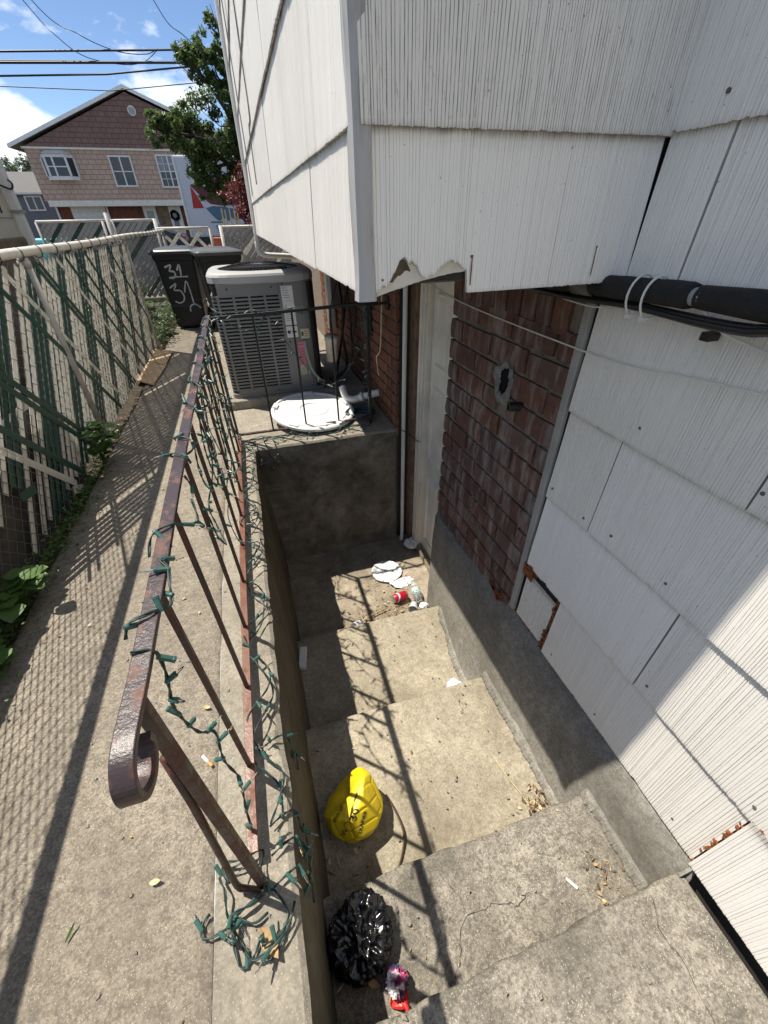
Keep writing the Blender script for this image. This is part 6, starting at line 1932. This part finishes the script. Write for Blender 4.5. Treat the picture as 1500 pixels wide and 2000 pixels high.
tree('oak_tree', 'leafy green oak tree rising behind the far corner of the house', (1.0, 14.2, 0), (.95, 14.2, 2.5), .16,
     [((-.72, 13.9, 3.02), .50), ((-1.15, 13.8, 2.95), .36), ((-1.2, 13.8, 3.12), .22), ((-.35, 14, 2.6), .58), ((.35, 14, 3.4), .62), ((.2, 14, 4.0), .36), ((-.30, 14, 4.25), .30), ((.0, 14, 4.35), .30), ((.55, 14.2, 2.6), .7), ((-.05, 13.8, 2.05), .45), ((-.55, 13.9, 2.2), .32), ((.55, 14.1, 4.2), .36), ((.50, 14.2, 4.85), .22), ((.45, 13.9, 1.9), .45), ((1.2, 14.4, 3.4), .9), ((1.9, 14.5, 3.0), .8), ((1.4, 14.3, 4.4), .6), ((.05, 13.9, 1.75), .3), ((-.3, 13.9, 1.9), .28)], 42000, .056, M['leaf'], 3)
tree('red_bush', 'dark red leafed bush behind the slatted fence', (.45, 11.2, 0), (.45, 11.2, 1.0), .05, [((.35, 11.1, 1.75), .34), ((.6, 11.2, 1.9), .36), ((.25, 11.1, 1.45), .3), ((.55, 11.1, 1.4), .4), ((.35, 11.1, 1.1), .3), ((.9, 11.3, 1.6), .45)], 7000, .032, M['leaf_red'], 5)
tree('distant_tree', 'pale green tree far behind at the left edge', (-15.9, 53, 0), (-15.8, 53, 3.6), .2, [((-15.6, 53, 4.9), .9), ((-16.6, 53, 4.9), .9), ((-14.8, 53, 4.4), .7), ((-17.5, 53, 5.2), 1.1), ((-16, 53, 5.5), .7), ((-13.5, 54, 3.6), .9)], 6000, .10, M['leaf_far'], 8)
tree('garden_shrub', 'sunlit green shrub beyond the bare end of the fence', (-1.95, 7.6, -.05), (-1.95, 7.6, .25), .02, [((-1.9, 7.5, .35), .22), ((-1.75, 7.9, .45), .25), ((-2.1, 7.3, .3), .2)], 1500, .03, M['leaf_weed'], 9)

# ------------------------------------------------------------------ overhead wires
def wires():
    W = [('upper bundled utility line crossing the sky', [(-40, 22, 5.35), (-6.14, 22, 5.74), (-1.2, 22, 6.03), (9, 22, 6.7)], .028),
         ('thick double utility line below the topmost bundle', [(-40, 22, 5.1), (-6.27, 22, 5.49), (-.4, 22, 5.77), (9, 22, 6.3)], .036),
         ('thin utility line running just above the thick double line', [(-40, 22.1, 5.16), (-6.27, 22.1, 5.56), (-.4, 22.1, 5.80), (9, 22.1, 6.3)], .016),
         ('sagging utility line rising to the tree', [(-40, 22, 4.9), (-6.42, 22, 5.18), (-3.2, 22, 5.36), (-.35, 22, 5.68), (9, 22, 7.0)], .026),
         ('lowest thin utility line passing the gable top', [(-40, 22, 4.8), (-6.54, 22, 4.94), (-3.2, 22, 4.96), (0, 22, 5.31), (9, 22, 6.0)], .014),
         ('left drooping service drop from the top of the sky', [(-6.4, 18, 9.2), (-4.97, 22, 6.88), (-4.4, 22, 6.2), (-3.7, 22, 5.75), (-2.6, 22, 5.62), (-1.9, 22, 5.72), (-1.4, 22, 6.0)], .012),
         ('right drooping service drop from the top of the sky', [(-6.0, 18, 9.2), (-4.75, 22, 6.92), (-3.7, 22, 6.25), (-2.7, 22, 5.93), (-1.8, 22, 5.9), (-1.35, 22, 6.05)], .012),
         ('short slanted line running into the tree crown', [(-2.6, 19, 10.2), (-1.13, 22, 7.14), (-.33, 22, 6.35), (1.4, 22, 5.2)], .013)]
    for lab, P, r in W:
        m = MB(); m.tube(smooth_path(P, 10) if r in (.012, .013) else P, r, 6); solo('utility_line', m, M['black_wire'], lab, 'cable', group='overhead utility lines', smooth=True)
wires()
